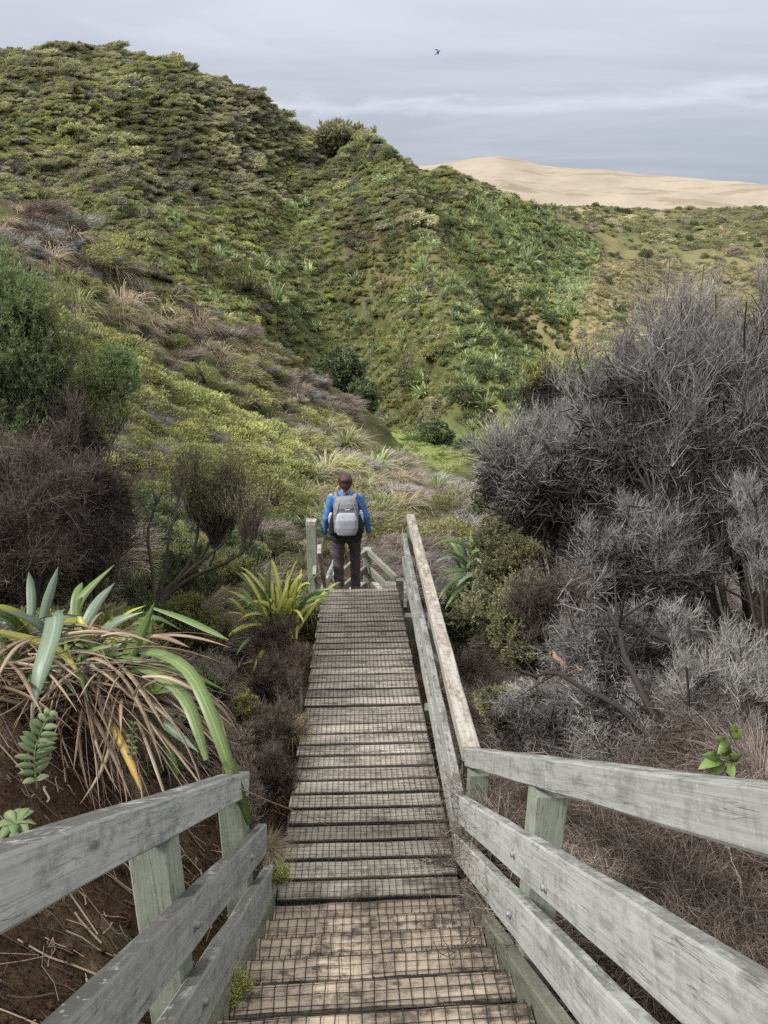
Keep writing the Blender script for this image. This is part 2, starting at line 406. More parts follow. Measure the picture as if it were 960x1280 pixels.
def G(px, py, d0=2.0, d1=600.0):
    """where the ray through a photo pixel meets the ground"""
    ds = np.exp(np.linspace(math.log(d0), math.log(d1), 500))
    pts = np.array([P(px, py, d) for d in ds]); hz = H(pts[:,0], pts[:,1])
    k = np.argmax(pts[:,2] < hz)
    return np.array([pts[k,0], pts[k,1], hz[k]]), ds[k]
def grid_mesh(name, X, Y, Z, mats, keep=None):
    n, m = X.shape; V = np.stack([X, Y, Z], -1).reshape(-1,3); i = np.arange(n*m).reshape(n, m)
    q = np.stack([i[:-1,:-1], i[:-1,1:], i[1:,1:], i[1:,:-1]], -1).reshape(-1,4)
    if keep is not None:
        kk = keep.ravel()[q].all(1); q = q[kk]
        used = np.unique(q); mp = np.full(len(V), -1); mp[used] = np.arange(len(used)); V = V[used]; q = mp[q]
    return mesh_np(name, V, q, mats, smooth=True)

t = NT('bank_soil'); geo = t.n('ShaderNodeNewGeometry'); pos = geo.outputs['Position']
n1 = t.noise(pos, 1.6, 5, .65); n2 = t.noise(pos, 9, 5, .7); n3 = t.noise(pos, 45, 3, .6)
c = t.ramp(n2, [(.3, (.035,.022,.015)), (.5, (.085,.052,.034)), (.7, (.14,.09,.06))])
c = t.mix(t.step(n1, .54, .66), c, (.25,.18,.11))
c = t.mix(t.math('MULTIPLY', t.step(t.noise(pos, 3.3, 4), .55, .7), .7), c, (.05,.055,.022))
c = t.mix(t.math('MULTIPLY', t.step(n3, .6, .7), .6), c, (.16,.125,.09))
t.principled(c, .95, t.math('ADD', n2, t.math('MULTIPLY', n3, .5)), 1.0, .09, spec=.1); MT['soil'] = t.m

t = NT('hill_turf'); geo = t.n('ShaderNodeNewGeometry'); pos = geo.outputs['Position']
n1 = t.noise(pos, .06, 4, .6); n2 = t.noise(pos, .8, 6, .75); n3 = t.noise(pos, 3.5, 4, .7)
c = t.ramp(n2, [(.3, (.035,.042,.018)), (.48, (.08,.088,.036)), (.6, (.13,.128,.06)), (.75, (.19,.165,.10))])
c = t.mix(t.math('MULTIPLY', t.step(n3, .45, .7), .5), c, (.04,.055,.018))
c = t.mix(t.math('MULTIPLY', t.step(n1, .52, .62), .5), c, (.13,.095,.06))
def near_patch(t, pos, ctr, rad, soft, amt):
    vm = t.n('ShaderNodeVectorMath', operation='DISTANCE'); t.l(pos, vm.inputs[0]); vm.inputs[1].default_value = ctr
    d = t.math('ADD', vm.outputs['Value'], t.math('MULTIPLY', t.noise(pos, .25, 3), soft))
    return t.math('MULTIPLY', t.math('SUBTRACT', 1.0, t.step(d, rad, rad+soft)), amt)
for ctr, rad, soft, amt, colr in PATCHES if 'PATCHES' in globals() else []:
    c = t.mix(near_patch(t, pos, ctr, rad, soft, amt), c, colr)
t.principled(c, .95, n3, .6, .15, spec=.1); MT['turf'] = t.m; TURF = t
g_ = G(495, 545)[0]; TURFC = [(tuple(g_), 9, 8, .85, (.20,.25,.07)), (tuple(G(640,520)[0]), 6, 7, .6, (.17,.2,.06)),
   (tuple(G(800,410)[0]), 42, 25, .85, (.26,.225,.115)), (tuple(G(880,350)[0]), 60, 30, .7, (.21,.19,.095)), (tuple(G(745,268)[0]), 40, 20, .8, (.30,.25,.16)),
   (tuple(G(490,260)[0]), 8, 8, .8, (.10,.06,.045)), (tuple(G(625,300)[0]), 12, 9, .75, (.11,.065,.045))]
pr = [n for n in TURF.t.nodes if n.type == 'BSDF_PRINCIPLED'][0]
for ctr, rad, soft, amt, colr in TURFC:
    c = TURF.mix(near_patch(TURF, pos, ctr, rad, soft, amt), c, colr)
TURF.l(c, pr.inputs['Base Color'])

xs = np.arange(-14.5, 14.51, .09); ys = np.arange(-7, 14.6, .09)
X, Y = np.meshgrid(xs, ys); Z = H(X.ravel(), Y.ravel()).reshape(X.shape)
tag(link('ground', grid_mesh('ground', X, Y, Z, MT['soil'], np.hypot(X, Y) < 14.3)), kind='structure')
def polar(name, r0, r1, nr, na, mat, az=1.25):
    a = np.linspace(-az, az, na); rr = np.exp(np.linspace(math.log(r0), math.log(r1), nr))
    A, RR = np.meshgrid(a, rr); X = RR*np.sin(A); Y = RR*np.cos(A)
    Z = H(X.ravel(), Y.ravel()).reshape(X.shape)
    return tag(link(name, grid_mesh(name, X, Y, Z, mat)), kind='structure')
polar('near_slope', 14.0, 58, 190, 420, MT['turf'])
polar('hillside', 57.9, 600, 420, 560, MT['turf'])

# dunes
t = NT('dune_sand'); geo = t.n('ShaderNodeNewGeometry'); pos = geo.outputs['Position']
n1 = t.noise(t.mapping(pos, (1,.35,3)), .012, 5, .6); n2 = t.noise(t.mapping(pos, (.5,1,2)), .05, 4, .6)
c = t.ramp(n1, [(.3, (.27,.225,.175)), (.55, (.315,.268,.213)), (.75, (.36,.31,.25))])
c = t.mix(t.math('MULTIPLY', t.step(t.noise(t.mapping(pos, (.35,1,1.6), rot=(0,0,.3)), .03, 5, .65), .55, .60), .6), c, (.20,.162,.118))
t.principled(c, .95, n2, .8, 3.0, spec=.1); MT['sand'] = t.m
SKY = [(-600,215),(-200,205),(100,212),(300,214),(480,211),(545,206),(590,198),(625,195),(655,201),(680,207),(720,210),(760,212),(800,218),(850,221),(900,226),(960,231),(1100,236),(1400,240)]
sk = np.array([P(px, py, 950) for px, py in SKY]); skaz = np.arctan2(sk[:,0], sk[:,1]); skt = sk[:,2]/np.hypot(sk[:,0], sk[:,1])
o_ = np.argsort(skaz); skaz = skaz[o_]; skt = skt[o_]
a = np.linspace(-1.1, 1.1, 600); rr = np.concatenate([np.linspace(520, 1150, 220), np.linspace(1170, 4000, 30)])
A, RR = np.meshgrid(a, rr); T = np.interp(A, skaz, skt)
u = np.clip((RR-560)/(960-560), 0, 1)
Xd = RR*np.sin(A); Yd = RR*np.cos(A)
base_t = math.tan(R(.35))
zt = (base_t+(T-base_t)*(u**.75))*np.minimum(RR, 980) - np.maximum(RR-1000, 0)*.10
zd = zt + fbm(Xd/90, Yd/60, 4)*14*np.sin(np.pi*np.clip(u,0,1))*(u < 1) - 6*(RR < 560)*(560-RR)/40
tag(link('dunes', grid_mesh('dunes', Xd, Yd, zd, MT['sand'])), kind='structure')
# ================================================================= boardwalk, stairs and rails
HD = math.atan(.0387)                 # heading of the walk, a little to the left
def L(c, y, z):                       # local: c across, y ahead -> world
    return Vector((.039-.0387*y + c, y + .0387*c, z))
YT = 2.896
def zn(y): return -.96-.727*y         # line through the stair nosings
def zr(y): return -2.5336-.1837*y     # boardwalk surface
YE = 8.60
rnd = random.Random(5)
walk = empty('stepped_boardwalk', (.0,2.9,-3.07), 'weathered grey boardwalk of planks and steps covered with wire mesh', 'boardwalk')
def wires(name, lines, parent, r=.0016):
    b = Bag()
    for pts in lines:
        V_, q = tubes(np.array([pts]), np.full((1, len(pts)), r), 4); b.add(V_, q)
    me = b.mesh(name, MT['wire']); o = link(name, me, parent); o.matrix_local = Matrix.Translation(-parent.location); return o
def mesh_strip(lo, hi, zf, cell=.034, wob=.003, hw=.445):
    """welded mesh lying over a surface z = zf(y)"""
    lines = []; nc = int(2*hw/cell); ph = [rnd.uniform(0, 6) for _ in range(4)]
    wv = lambda c, y: math.sin(c*7+ph[0])*wob + math.sin(y*9+ph[1])*wob
    for i in range(nc+1):
        c = -hw+i*2*hw/nc; n = max(2, int((hi-lo)/.12)+1)
        lines.append([L(c+wv(c, y)*.6, y, zf(y)+.004+wob+wv(c, y)*.5) for y in np.linspace(lo, hi, n)])
    n = int((hi-lo)/cell)
    for k in range(n+1):
        y = lo+k*(hi-lo)/max(n,1); tilt = rnd.uniform(-.004, .004)
        lines.append([L(c, y+tilt*c+wv(c, y)*.8, zf(y)+.0065+wob+wv(c, y)*.5) for c in np.linspace(-hw, hw, 6)])
    return lines
# sloping deck
y = YT+.012; k = 0; dk = math.cos(math.atan(.1837))
while y < YE-.05:
    wd = .148*dk; yc = y+wd/2
    a = rnd.uniform(-.012, .012); dz = rnd.uniform(-.003, .003)
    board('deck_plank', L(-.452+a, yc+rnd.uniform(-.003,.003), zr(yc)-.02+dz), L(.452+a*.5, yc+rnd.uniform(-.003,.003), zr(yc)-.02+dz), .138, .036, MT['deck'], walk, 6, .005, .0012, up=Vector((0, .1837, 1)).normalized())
    y += wd+rnd.uniform(.007,.023)*dk; k += 1
wires('deck_mesh', mesh_strip(YT+.02, YE-.02, lambda q: zr(q)+.001), walk)
# stair treads
RUN, RISE = .25, .182
for i in range(0, 9):
    yn = YT-.02-i*RUN                      # nosing (far edge)
    z = zr(YT)-.012+RISE*i+.03
    sk = rnd.uniform(.004, .02); rl = rnd.uniform(-.008, .008)
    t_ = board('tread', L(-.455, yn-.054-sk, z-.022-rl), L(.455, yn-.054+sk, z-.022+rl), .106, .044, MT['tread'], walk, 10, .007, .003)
    lines = []; hw = .44; cell = .04; n = int(2*hw/cell)
    for j in range(n+1):
        c = -hw+j*2*hw/n; s2 = sk*c/.455; r2 = rl*c/.455; wb = rnd.uniform(-.003,.003)
        lines.append([L(c+wb, yn-.115+s2, z-.02+r2), L(c+wb, yn-.108+s2, z+.006+r2), L(c, yn-.07+s2, z+.009+r2), L(c-wb, yn-.02+s2, z+.008+r2), L(c, yn+.006+s2, z-.004+r2), L(c, yn+.008+s2, z-.07+r2)])
    for q, dz in [(-.112,.0),(-.095,.01),(-.055,.01),(-.018,.009),(.009,-.02),(.011,-.056)]:
        lines.append([L(c, yn+q+sk*c/.455+rnd.uniform(-.003,.003), z+dz+rl*c/.455) for c in np.linspace(-hw, hw, 8)])
    wires('wire_mesh', lines, walk, .0017)
# landing above the stairs, under the viewer
zl = zr(YT)+.018+RISE*9
for k in range(10):
    yc = YT-.02-9*RUN-.075-k*.162
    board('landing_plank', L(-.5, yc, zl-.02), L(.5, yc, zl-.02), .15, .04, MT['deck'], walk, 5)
# stringers
for s, c in ((-1, -.482), (1, .485)):
    board('stringer', L(c, -.1+.7, zn(.6)-.06), L(c, YT+.12, zn(YT+.12)-.06), .05, .19, MT['stringer'], walk, 10, .005, .003)
    board('deck_bearer', L(c*.9, YT-.05, zr(YT)-.14), L(c*.9, YE, zr(YE)-.14), .06, .18, MT['stringer'], walk, 10, .004, .002)
# lower steps past the end of the deck and the small platform under them
for i in range(7):
    yn = YE+.02+i*.26; z = zr(YE)-.17*(i+1)
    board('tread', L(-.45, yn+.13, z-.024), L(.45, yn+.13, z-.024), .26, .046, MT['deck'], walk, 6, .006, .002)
ZP = zr(YE)-.17*7-.05
for s in (-1, 1):
    board('stringer', L(s*.48, YE-.05, zr(YE)-.16), L(s*.48, YE+1.95, ZP-.05), .05, .2, MT['stringer'], walk, 6)
for k in range(6):
    yc = YE+1.95+k*.155
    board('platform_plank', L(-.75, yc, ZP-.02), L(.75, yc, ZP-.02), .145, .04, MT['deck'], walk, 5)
# short stump of a pile standing beside the deck, and hidden piles under it
for yy in (YT+.5, 5.2, 7.6):
    for s in (-1, 1):
        if s < 0 and yy != 5.2: continue
        gz = float(H(L(s*.5, yy, 0).x, yy)[0])
        top = zr(yy)-.05 if not (s < 0 and yy == 5.2) else zr(yy)+.13
        board('pile', L(s*.53, yy, gz-.3), L(s*.53, yy, top), .1, .1, MT['post'], walk, 4, .012, .003, up=(0,1,0))

def bolt(p, d, parent):
    b = Bag(); d = Vector(d).normalized(); n = 8
    a = d.orthogonal().normalized(); c_ = d.cross(a)
    for r0, z0, z1 in ((.017, 0, .003), (.010, .003, .012)):
        V_ = [Vector(p)+a*r0*math.cos(q*2*math.pi/n)+c_*r0*math.sin(q*2*math.pi/n)+d*z for z in (z0, z1) for q in range(n)]
        F_ = [(q, (q+1)%n, n+(q+1)%n, n+q) for q in range(n)]
        V_ += [Vector(p)+d*z1]; F_ += [(n+q, n+(q+1)%n, 2*n, 2*n) for q in range(n)]
        b.add(np.array(V_), np.array(F_))
    V0 = np.concatenate(b.V); Fq = np.concatenate(b.F)
    quads = [f for f in Fq if len(set(f)) == 4]; tris = [f[:3] for f in Fq if len(set(f)) == 3]
    me = mesh_np('bolt', V0, [np.array(quads), np.array(tris)], MT['bolt']); o = link('bolt', me, parent)
    o.matrix_local = Matrix.Translation(-parent.location)
    return o
def post(parent, c, y, top, mat='post', w=.1, loc=None, d=.1):
    p = L(c, y, 0) if loc is None else Vector((loc[0], loc[1], 0)); gz = float(H(p.x, p.y)[0])
    return board('post', Vector((p.x, p.y, gz-.35)), Vector((p.x, p.y, top)), d, w, MT[mat], parent, 7, .005, .002, up=(0,1,0))
# right rail of the stairs
rr_ = empty('handrail', L(.55, 1.5, zn(1.5)), 'grey timber stair rail with a mossy green post on the right of the steps', 'handrail')
y0, y1 = .25, 3.27
board('top_rail', L(.535, y0, zn(y0)+.805), L(.535, y1+.02, zn(y1+.02)+.805), .07, .092, MT['rail'], rr_, 14, .006, .002)
board('middle_rail', L(.4825, y0, zn(y0)+.49), L(.4825, y1, zn(y1)+.49), .045, .14, MT['rail'], rr_, 14, .006, .002)
board('lower_rail', L(.4825, y0, zn(y0)+.235), L(.4825, y1, zn(y1)+.235), .045, .14, MT['rail'], rr_, 14, .006, .002)
for yy in (1.98, .55): post(rr_, .556, yy, zn(yy)+.755, d=.1, w=.125)
for yy, hh in ((1.98,.50),(1.98,.245),(1.62,.47)): bolt(L(.459, yy-.02, zn(yy)+hh), (-1,-.04,0), rr_)
# left rail of the stairs
rl_ = empty('handrail', L(-.55, 1.5, zn(1.5)), 'grey timber stair rail ending beside the flax on the left of the steps', 'handrail')
y1 = 2.62
board('top_rail', L(-.535, y0, zn(y0)+.73), L(-.535, y1+.03, zn(y1+.03)+.73), .075, .1, MT['rail_stained'], rl_, 12, .006, .002)
board('middle_rail', L(-.4825, y0, zn(y0)+.40), L(-.4825, y1+.18, zn(y1+.18)+.41), .045, .13, MT['rail_stained'], rl_, 12, .006, .002)
board('lower_rail', L(-.4825, y0, zn(y0)+.12), L(-.4825, y1+.3, zn(y1+.3)+.135), .045, .14, MT['rail_stained'], rl_, 12, .006, .002)
for yy in (1.56, 2.58): post(rl_, -.556, yy, zn(yy)+.68, d=.1, w=.1)
for yy, hh in ((1.5,.4),(1.5,.13),(2.36,.41)): bolt(L(-.459, yy, zn(yy)+hh), (1,-.04,0), rl_)
# right rail of the deck
rd_ = empty('handrail', L(.55, 6, zr(6)), 'long lichen spotted handrail along the right edge of the boardwalk', 'handrail')
ya, yb = 3.29, 8.45
zt = lambda y: zr(y)+.61+(.93-.61)*(y-ya)/(yb-ya)
board('top_rail', L(.535, ya, zt(ya)), L(.60, yb, zt(yb)), .09, .085, MT['rail_brown'], rd_, 20, .006, .003)
zm = lambda y: zr(y)+.32+(.66-.32)*(y-ya)/(yb-ya)
zl_ = lambda y: zr(y)+.13+(.42-.13)*(y-ya)/(yb-ya)
board('middle_rail', L(.4825, ya-.02, zm(ya)), L(.53, yb+.02, zm(yb)), .045, .135, MT['rail'], rd_, 18, .005, .003)
board('lower_rail', L(.4775, ya-.02, zl_(ya)), L(.525, yb-.1, zl_(yb)), .045, .135, MT['rail'], rd_, 18, .005, .003)
for yy in (3.22, 5.6, 8.38): post(rd_, .566+.02*(yy > 4)+.025*(yy > 8), yy, zt(max(yy, ya))-.044)
# rails round the lower steps
rw_ = empty('handrail', L(-.6, 9.2, ZP), 'short timber rail on the left beyond the end of the boardwalk beside the walker', 'handrail')
p_ = P(389, 655, 9.65)
post(rw_, 0, 0, p_[2], loc=(p_[0], p_[1]), w=.12, d=.12)
board('post_cap', Vector((p_[0], p_[1], p_[2]+.002)), Vector((p_[0], p_[1], p_[2]+.05)), .125, .125, MT['rail_brown'], rw_, 1, .005, 0, up=(0,1,0))
q0 = P(399, 686, 9.35); q1 = P(408, 742, 10.6); board('top_rail', q0, q1, .05, .12, MT['rail_brown'], rw_, 4)
q0 = P(393, 712, 9.4); q1 = P(402, 760, 10.5); board('middle_rail', q0, q1, .045, .12, MT['rail_brown'], rw_, 4)
q0 = P(402, 742, 10.2); q1 = P(420, 700, 12.2); board('lower_rail', q0, q1, .045, .14, MT['rail'], rw_, 4)
rp_ = empty('handrail', Vector((-.2, 10.8, ZP)), 'small corner rail around the platform below the walker', 'handrail')
pc = P(459, 686, 11.5); post(rp_, 0, 0, pc[2], loc=(pc[0], pc[1]), w=.12, d=.12)
pr_ = P(497, 722, 10.35); pl_ = P(425, 715, 10.9)
for nm, dz, hh in (('top_rail', -.03, .09), ('middle_rail', -.30, .12), ('lower_rail', -.56, .12)):
    for e in (pr_, pl_):
        dv = Vector(e)-Vector(pc); dv.z *= 1; off = dv.normalized()*.07
        board(nm, Vector(pc)+off+Vector((0,0,dz)), Vector(e)+Vector((0,0,dz)), .045, hh, MT['stringer'], rp_, 3)
post(rp_, 0, 0, pr_[2], loc=(pr_[0]+.03, pr_[1]-.06)); post(rp_, 0, 0, pl_[2], loc=(pl_[0]-.05, pl_[1]-.05))
# ================================================================= foliage materials and plant shapes
G_ = lambda *c: tuple(c)
MT['leaf_swept'] = leaf_mat('windswept_olive_leaf', [(0.126,0.157,0.060),(0.279,0.315,0.114),(0.460,0.454,0.203)], ((0.419,0.391,0.270), .55), .05)
MT['leaf_green'] = leaf_mat('fresh_green_leaf', [(0.108,0.160,0.041),(0.261,0.330,0.077),(0.479,0.510,0.143)], ((0.435,0.415,0.122), .5), .12)
MT['leaf_lime'] = leaf_mat('lime_green_leaf', [(.15,.19,.05),(.31,.36,.095),(.48,.50,.19)], ((.34,.34,.09), .5), .35)
MT['leaf_dark'] = leaf_mat('dark_green_leaf', [(0.050,0.088,0.038),(0.112,0.166,0.063),(0.225,0.273,0.116)], None)
MT['leaf_olive'] = leaf_mat('yellow_olive_leaf', [(0.140,0.151,0.046),(0.297,0.302,0.091),(0.473,0.437,0.164)], ((0.210,0.252,0.073), .6), .3)
MT['leaf_sage'] = leaf_mat('pale_sage_leaf', [(.17,.19,.085),(.32,.34,.15),(.46,.46,.24)], None)
MT['leaf_bright'] = leaf_mat('bright_feathery_leaf', [(.12,.20,.07),(.25,.38,.13),(.42,.54,.22)], ((.40,.40,.14), .4), 1.2, transl=.4)
MT['leaf_sprig'] = leaf_mat('glossy_bright_leaf', [(.15,.24,.05),(.27,.36,.10)], None, spec=.5, rough=.35)
MT['fern'] = leaf_mat('soft_fern_leaf', [(.13,.19,.08),(.23,.29,.14)], None)
MT['flax'] = leaf_mat('flax_leaf', [(0.112,0.172,0.058),(0.243,0.324,0.108),(0.425,0.486,0.215)], ((0.284,0.342,0.176), .5), .2, spec=.5, rough=.4)
MT['flax_pale'] = leaf_mat('pale_flax_leaf', [(0.120,0.180,0.084),(0.240,0.312,0.144),(0.384,0.432,0.240)], None, spec=.5, rough=.4)
MT['grass'] = leaf_mat('tussock_grass', [(0.200,0.215,0.072),(0.343,0.329,0.143),(0.515,0.458,0.257)], ((0.186,0.243,0.072), .7), .12)
MT['straw'] = leaf_mat('dry_straw_grass', [(.20,.165,.095),(.34,.28,.17),(.46,.39,.26)], None)
MT['green_grass'] = leaf_mat('lush_grass', [(.10,.16,.03),(.18,.26,.05),(.28,.34,.09)], None)
MT['twig_grey'] = twig_mat('grey_dead_twig', (.10,.093,.09), (.45,.43,.42))
MT['twig_pale'] = twig_mat('pale_dead_twig', (.18,.17,.165), (.54,.52,.50))
MT['twig_brown'] = twig_mat('brown_dead_twig', (.055,.044,.038), (.25,.20,.17))
MT['twig_mauve'] = twig_mat('mauve_brown_dead_grass', (.15,.12,.10), (.46,.39,.34))
MT['bark'] = twig_mat('dark_bark', (.05,.042,.036), (.13,.11,.095))
MT['limb_dark'] = twig_mat('blackened_bark_and_inner_shade', (.022,.019,.018), (.06,.052,.048))  # black fallen limbs, and the painted shade inside bushes
MT['bark_pale'] = twig_mat('pale_bark', (.22,.19,.16), (.40,.36,.31))
MT['core'] = simple('inner_twig_shade_hull', (.055,.048,.034), .95, bscale=8, spec=.05)  # opaque dark hull; its colour stands in for inner twigs and their shade

def dome_pts(n, nclus=26, spread=.3, h=.75, zmin=-.1, seed=0):
    rg = np.random.default_rng(seed)
    ph = rg.uniform(0, 2*math.pi, nclus); z = rg.uniform(zmin, 1, nclus); s = np.sqrt(np.maximum(0, 1-z*z))
    C = np.stack([s*np.cos(ph), s*np.sin(ph), z], 1)*rg.uniform(.82, 1.1, (nclus,1))
    k = rg.integers(0, nclus, n); p = C[k]+unit(rg.normal(size=(n,3)))*spread*rg.uniform(.55, 1.0, (n,1))
    out = unit(p*.5+(p-C[k])*1.3)
    keep = p[:,2] > zmin-.15
    p = p[keep]; out = out[keep]; rad = np.linalg.norm(p, axis=1)
    m = rad > .6; p = p[m]; out = out[m]
    p[:,2] *= h; return p, out
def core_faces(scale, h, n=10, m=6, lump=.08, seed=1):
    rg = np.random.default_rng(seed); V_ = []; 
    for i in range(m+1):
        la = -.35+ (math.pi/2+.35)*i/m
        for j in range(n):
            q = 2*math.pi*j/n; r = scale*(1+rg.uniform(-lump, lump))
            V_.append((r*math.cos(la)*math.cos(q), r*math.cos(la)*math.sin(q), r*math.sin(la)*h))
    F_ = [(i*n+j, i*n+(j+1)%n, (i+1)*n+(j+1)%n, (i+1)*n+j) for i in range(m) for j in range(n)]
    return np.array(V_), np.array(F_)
def mound_mesh(name, n, leafL, leafW, mat, h=.75, nclus=26, spread=.3, wind=None, seed=0, twigs=0, core=.72, dead=0):
    b = Bag(); p, o = dome_pts(n, nclus, spread, h, seed=seed)
    d = unit(o+RNG.normal(size=p.shape)*.45+np.array([0,0,.35]))
    if wind is not None: d = unit(d*.55+np.array(wind))
    L_ = leafL*RNG.uniform(.6, 1.35, len(p))
    b.add(*leaves(p, d, L_, leafW*L_/leafL), 0)
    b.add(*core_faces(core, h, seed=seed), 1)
    if twigs:
        q, oo = dome_pts(twigs, nclus, spread, h*.9, zmin=-.1, seed=seed+9)
        q = q[q[:,2] < .55]; base = q*np.array([.55,.55,.3]); mid = (base+q)/2+RNG.normal(size=q.shape)*.04
        b.add(*ribbons(np.stack([base, mid, q*1.04], 1), np.array([.02,.015,.006])), 2)
    if dead:
        q, oo = dome_pts(dead, nclus, spread, h, zmin=-.1, seed=seed+5)
        q = q*.86; d = unit(oo+RNG.normal(size=q.shape)*.5+(np.array(wind) if wind is not None else 0))
        b.add(*ribbons(np.stack([q, q+d*.13+RNG.normal(size=q.shape)*.02, q+d*.28], 1), np.array([.014,.010,.004])), 2)
    return b.mesh(name, [MT[mat], MT['core'], MT['twig_grey']])
def blade_mesh(name, n, Lr, w, mat, droop=(.3,.9), el=(40,85), K=5, base_r=.12, fold=.25, seed=0, prof=None, mat2=None, frac2=0):
    rg = np.random.default_rng(seed)
    az = rg.uniform(0, 2*math.pi, n); e = np.radians(rg.uniform(*el, n)); Ln = rg.uniform(*Lr, n)
    d = np.stack([np.cos(e)*np.cos(az), np.cos(e)*np.sin(az), np.sin(e)], 1)
    s = np.linspace(0, 1, K); dr = rg.uniform(*droop, n)
    b0 = np.stack([np.cos(az), np.sin(az), 0*az], 1)*base_r*rg.uniform(0, 1, (n,1))
    Pn = b0[:,None]+d[:,None]*(Ln[:,None,None]*s[None,:,None])
    out = np.stack([np.cos(az), np.sin(az), 0*az], 1)
    Pn = Pn - np.array([0,0,1])*(dr*Ln)[:,None,None]*(s**2.2)[None,:,None]*.75 + out[:,None]*(dr*Ln)[:,None,None]*(s**2)[None,:,None]*.15
    pr = np.interp(s, [0, .15, .6, 1], [.55, .9, 1, .06]) if prof is None else prof
    W_ = w*rg.uniform(.75, 1.2, n)[:,None]*pr[None]
    b = Bag()
    N2 = int(n*frac2)
    for sl, m in ((slice(N2, None), 0), (slice(0, N2), 1)):
        if sl == slice(0, 0): continue
        side = np.stack([-np.sin(az[sl]), np.cos(az[sl]), 0*az[sl]], 1)
        # ribbons with horizontal width axis
        Q = Pn[sl]; T = tangents(Q); tw = rg.normal(size=(len(Q),1,3))*.25
        S = unit(np.broadcast_to(side[:,None], Q.shape)+tw); WW = W_[sl][...,None]*.5
        Nn = np.cross(S, T)
        if fold:
            V_ = np.stack([Q-S*WW+Nn*WW*fold, Q, Q+S*WW+Nn*WW*fold], 2).reshape(-1,3); bb = np.arange(len(Q)*K).reshape(len(Q),K)*3
            q1 = np.stack([bb[:,:-1], bb[:,:-1]+1, bb[:,1:]+1, bb[:,1:]], -1).reshape(-1,4); q = np.concatenate([q1, q1+1])
        else:
            V_ = np.stack([Q-S*WW, Q+S*WW], 2).reshape(-1,3); bb = np.arange(len(Q)*K).reshape(len(Q),K)*2
            q = np.stack([bb[:,:-1], bb[:,:-1]+1, bb[:,1:]+1, bb[:,1:]], -1).reshape(-1,4)
        b.add(V_, q, m)
    return b.mesh(name, [MT[mat], MT[mat2 or mat]])
def broom_mesh(name, n, mat, L=.5, wd=.012, seed=0, lean=(.5,.2,.3), h=.8):
    """small clump of dead twigs for the slopes"""
    p, o = dome_pts(n, 18, .35, h, seed=seed); p = p*.75
    d = unit(o+np.array(lean)+RNG.normal(size=p.shape)*.35)
    b = Bag(); b.add(*ribbons(np.stack([p, p+d*L*.5+RNG.normal(size=p.shape)*.03, p+d*L*RNG.uniform(.7,1.2,(len(p),1))], 1), np.array([wd,wd*.7,wd*.3])), 0)
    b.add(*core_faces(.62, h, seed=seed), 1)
    return b.mesh(name, [MT[mat], MT['core']])
WIND = (.75, -.45, .12)
PROTO = {}
def proto(key, me): PROTO[key] = bpy.data.objects.new(key, me); return me
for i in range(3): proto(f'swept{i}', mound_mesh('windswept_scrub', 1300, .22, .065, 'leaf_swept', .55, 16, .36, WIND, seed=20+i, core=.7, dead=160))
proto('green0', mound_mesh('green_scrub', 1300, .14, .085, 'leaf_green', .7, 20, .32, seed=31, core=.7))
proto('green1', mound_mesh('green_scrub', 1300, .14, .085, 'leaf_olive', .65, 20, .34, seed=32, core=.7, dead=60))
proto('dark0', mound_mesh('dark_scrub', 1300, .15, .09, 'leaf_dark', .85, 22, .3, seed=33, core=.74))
proto('flaxA', blade_mesh('hill_flax', 60, (.7,1.4), .085, 'flax', (.2,.8), (48,88), K=4, fold=0, seed=1))
proto('flaxB', blade_mesh('hill_flax', 60, (.7,1.4), .085, 'flax_pale', (.2,.8), (45,88), K=4, fold=0, seed=2))
proto('tuftA', blade_mesh('tussock', 110, (.4,.9), .03, 'grass', (.5,1.2), (35,85), 4, .15, 0, 3))
proto('tuftB', blade_mesh('tussock', 110, (.4,.9), .03, 'straw', (.5,1.3), (30,85), 4, .15, 0, 4))
proto('tuftC', blade_mesh('tussock', 110, (.3,.6), .03, 'green_grass', (.3,.9), (45,85), 4, .2, 0, 5))
proto('dead0', broom_mesh('dead_scrub', 420, 'twig_grey', .45, .03, 6, WIND, .6))
proto('dead1', broom_mesh('dead_scrub', 420, 'twig_mauve', .45, .03, 7, WIND, .6))
# finer ones for the slope close by
for i in range(3): proto(f'fineg{i}', mound_mesh('green_scrub', 4200, .085, .035, 'leaf_lime' if i < 2 else 'leaf_olive', .6, 34, .25, seed=41+i, core=.78, dead=150))
for i in range(2): proto(f'fines{i}', mound_mesh('windswept_scrub', 4200, .12, .028, 'leaf_swept' if i else 'leaf_olive', .5, 26, .3, WIND, seed=51+i, core=.74, dead=500))
proto('fined0', mound_mesh('dark_scrub', 3800, .09, .05, 'leaf_dark', .8, 34, .25, seed=55, core=.78))
for i, m in enumerate(('twig_grey','twig_mauve','twig_pale')): proto(f'finet{i}', broom_mesh('dead_scrub', 2200, m, .34, .011, 61+i, WIND, .62))
proto('ftuftA', blade_mesh('tussock', 260, (.4,.9), .014, 'grass', (.5,1.3), (30,85), 5, .2, 0, 71))
proto('ftuftB', blade_mesh('tussock', 260, (.4,.9), .014, 'straw', (.6,1.4), (30,85), 5, .2, 0, 72))
proto('fflaxA', blade_mesh('slope_flax', 60, (.7,1.3), .06, 'flax', (.3,1.0), (35,85), 6, .15, .25, 73))
proto('fflaxB', blade_mesh('slope_flax', 60, (.7,1.3), .06, 'flax_pale', (.4,1.1), (30,80), 6, .15, .25, 74))

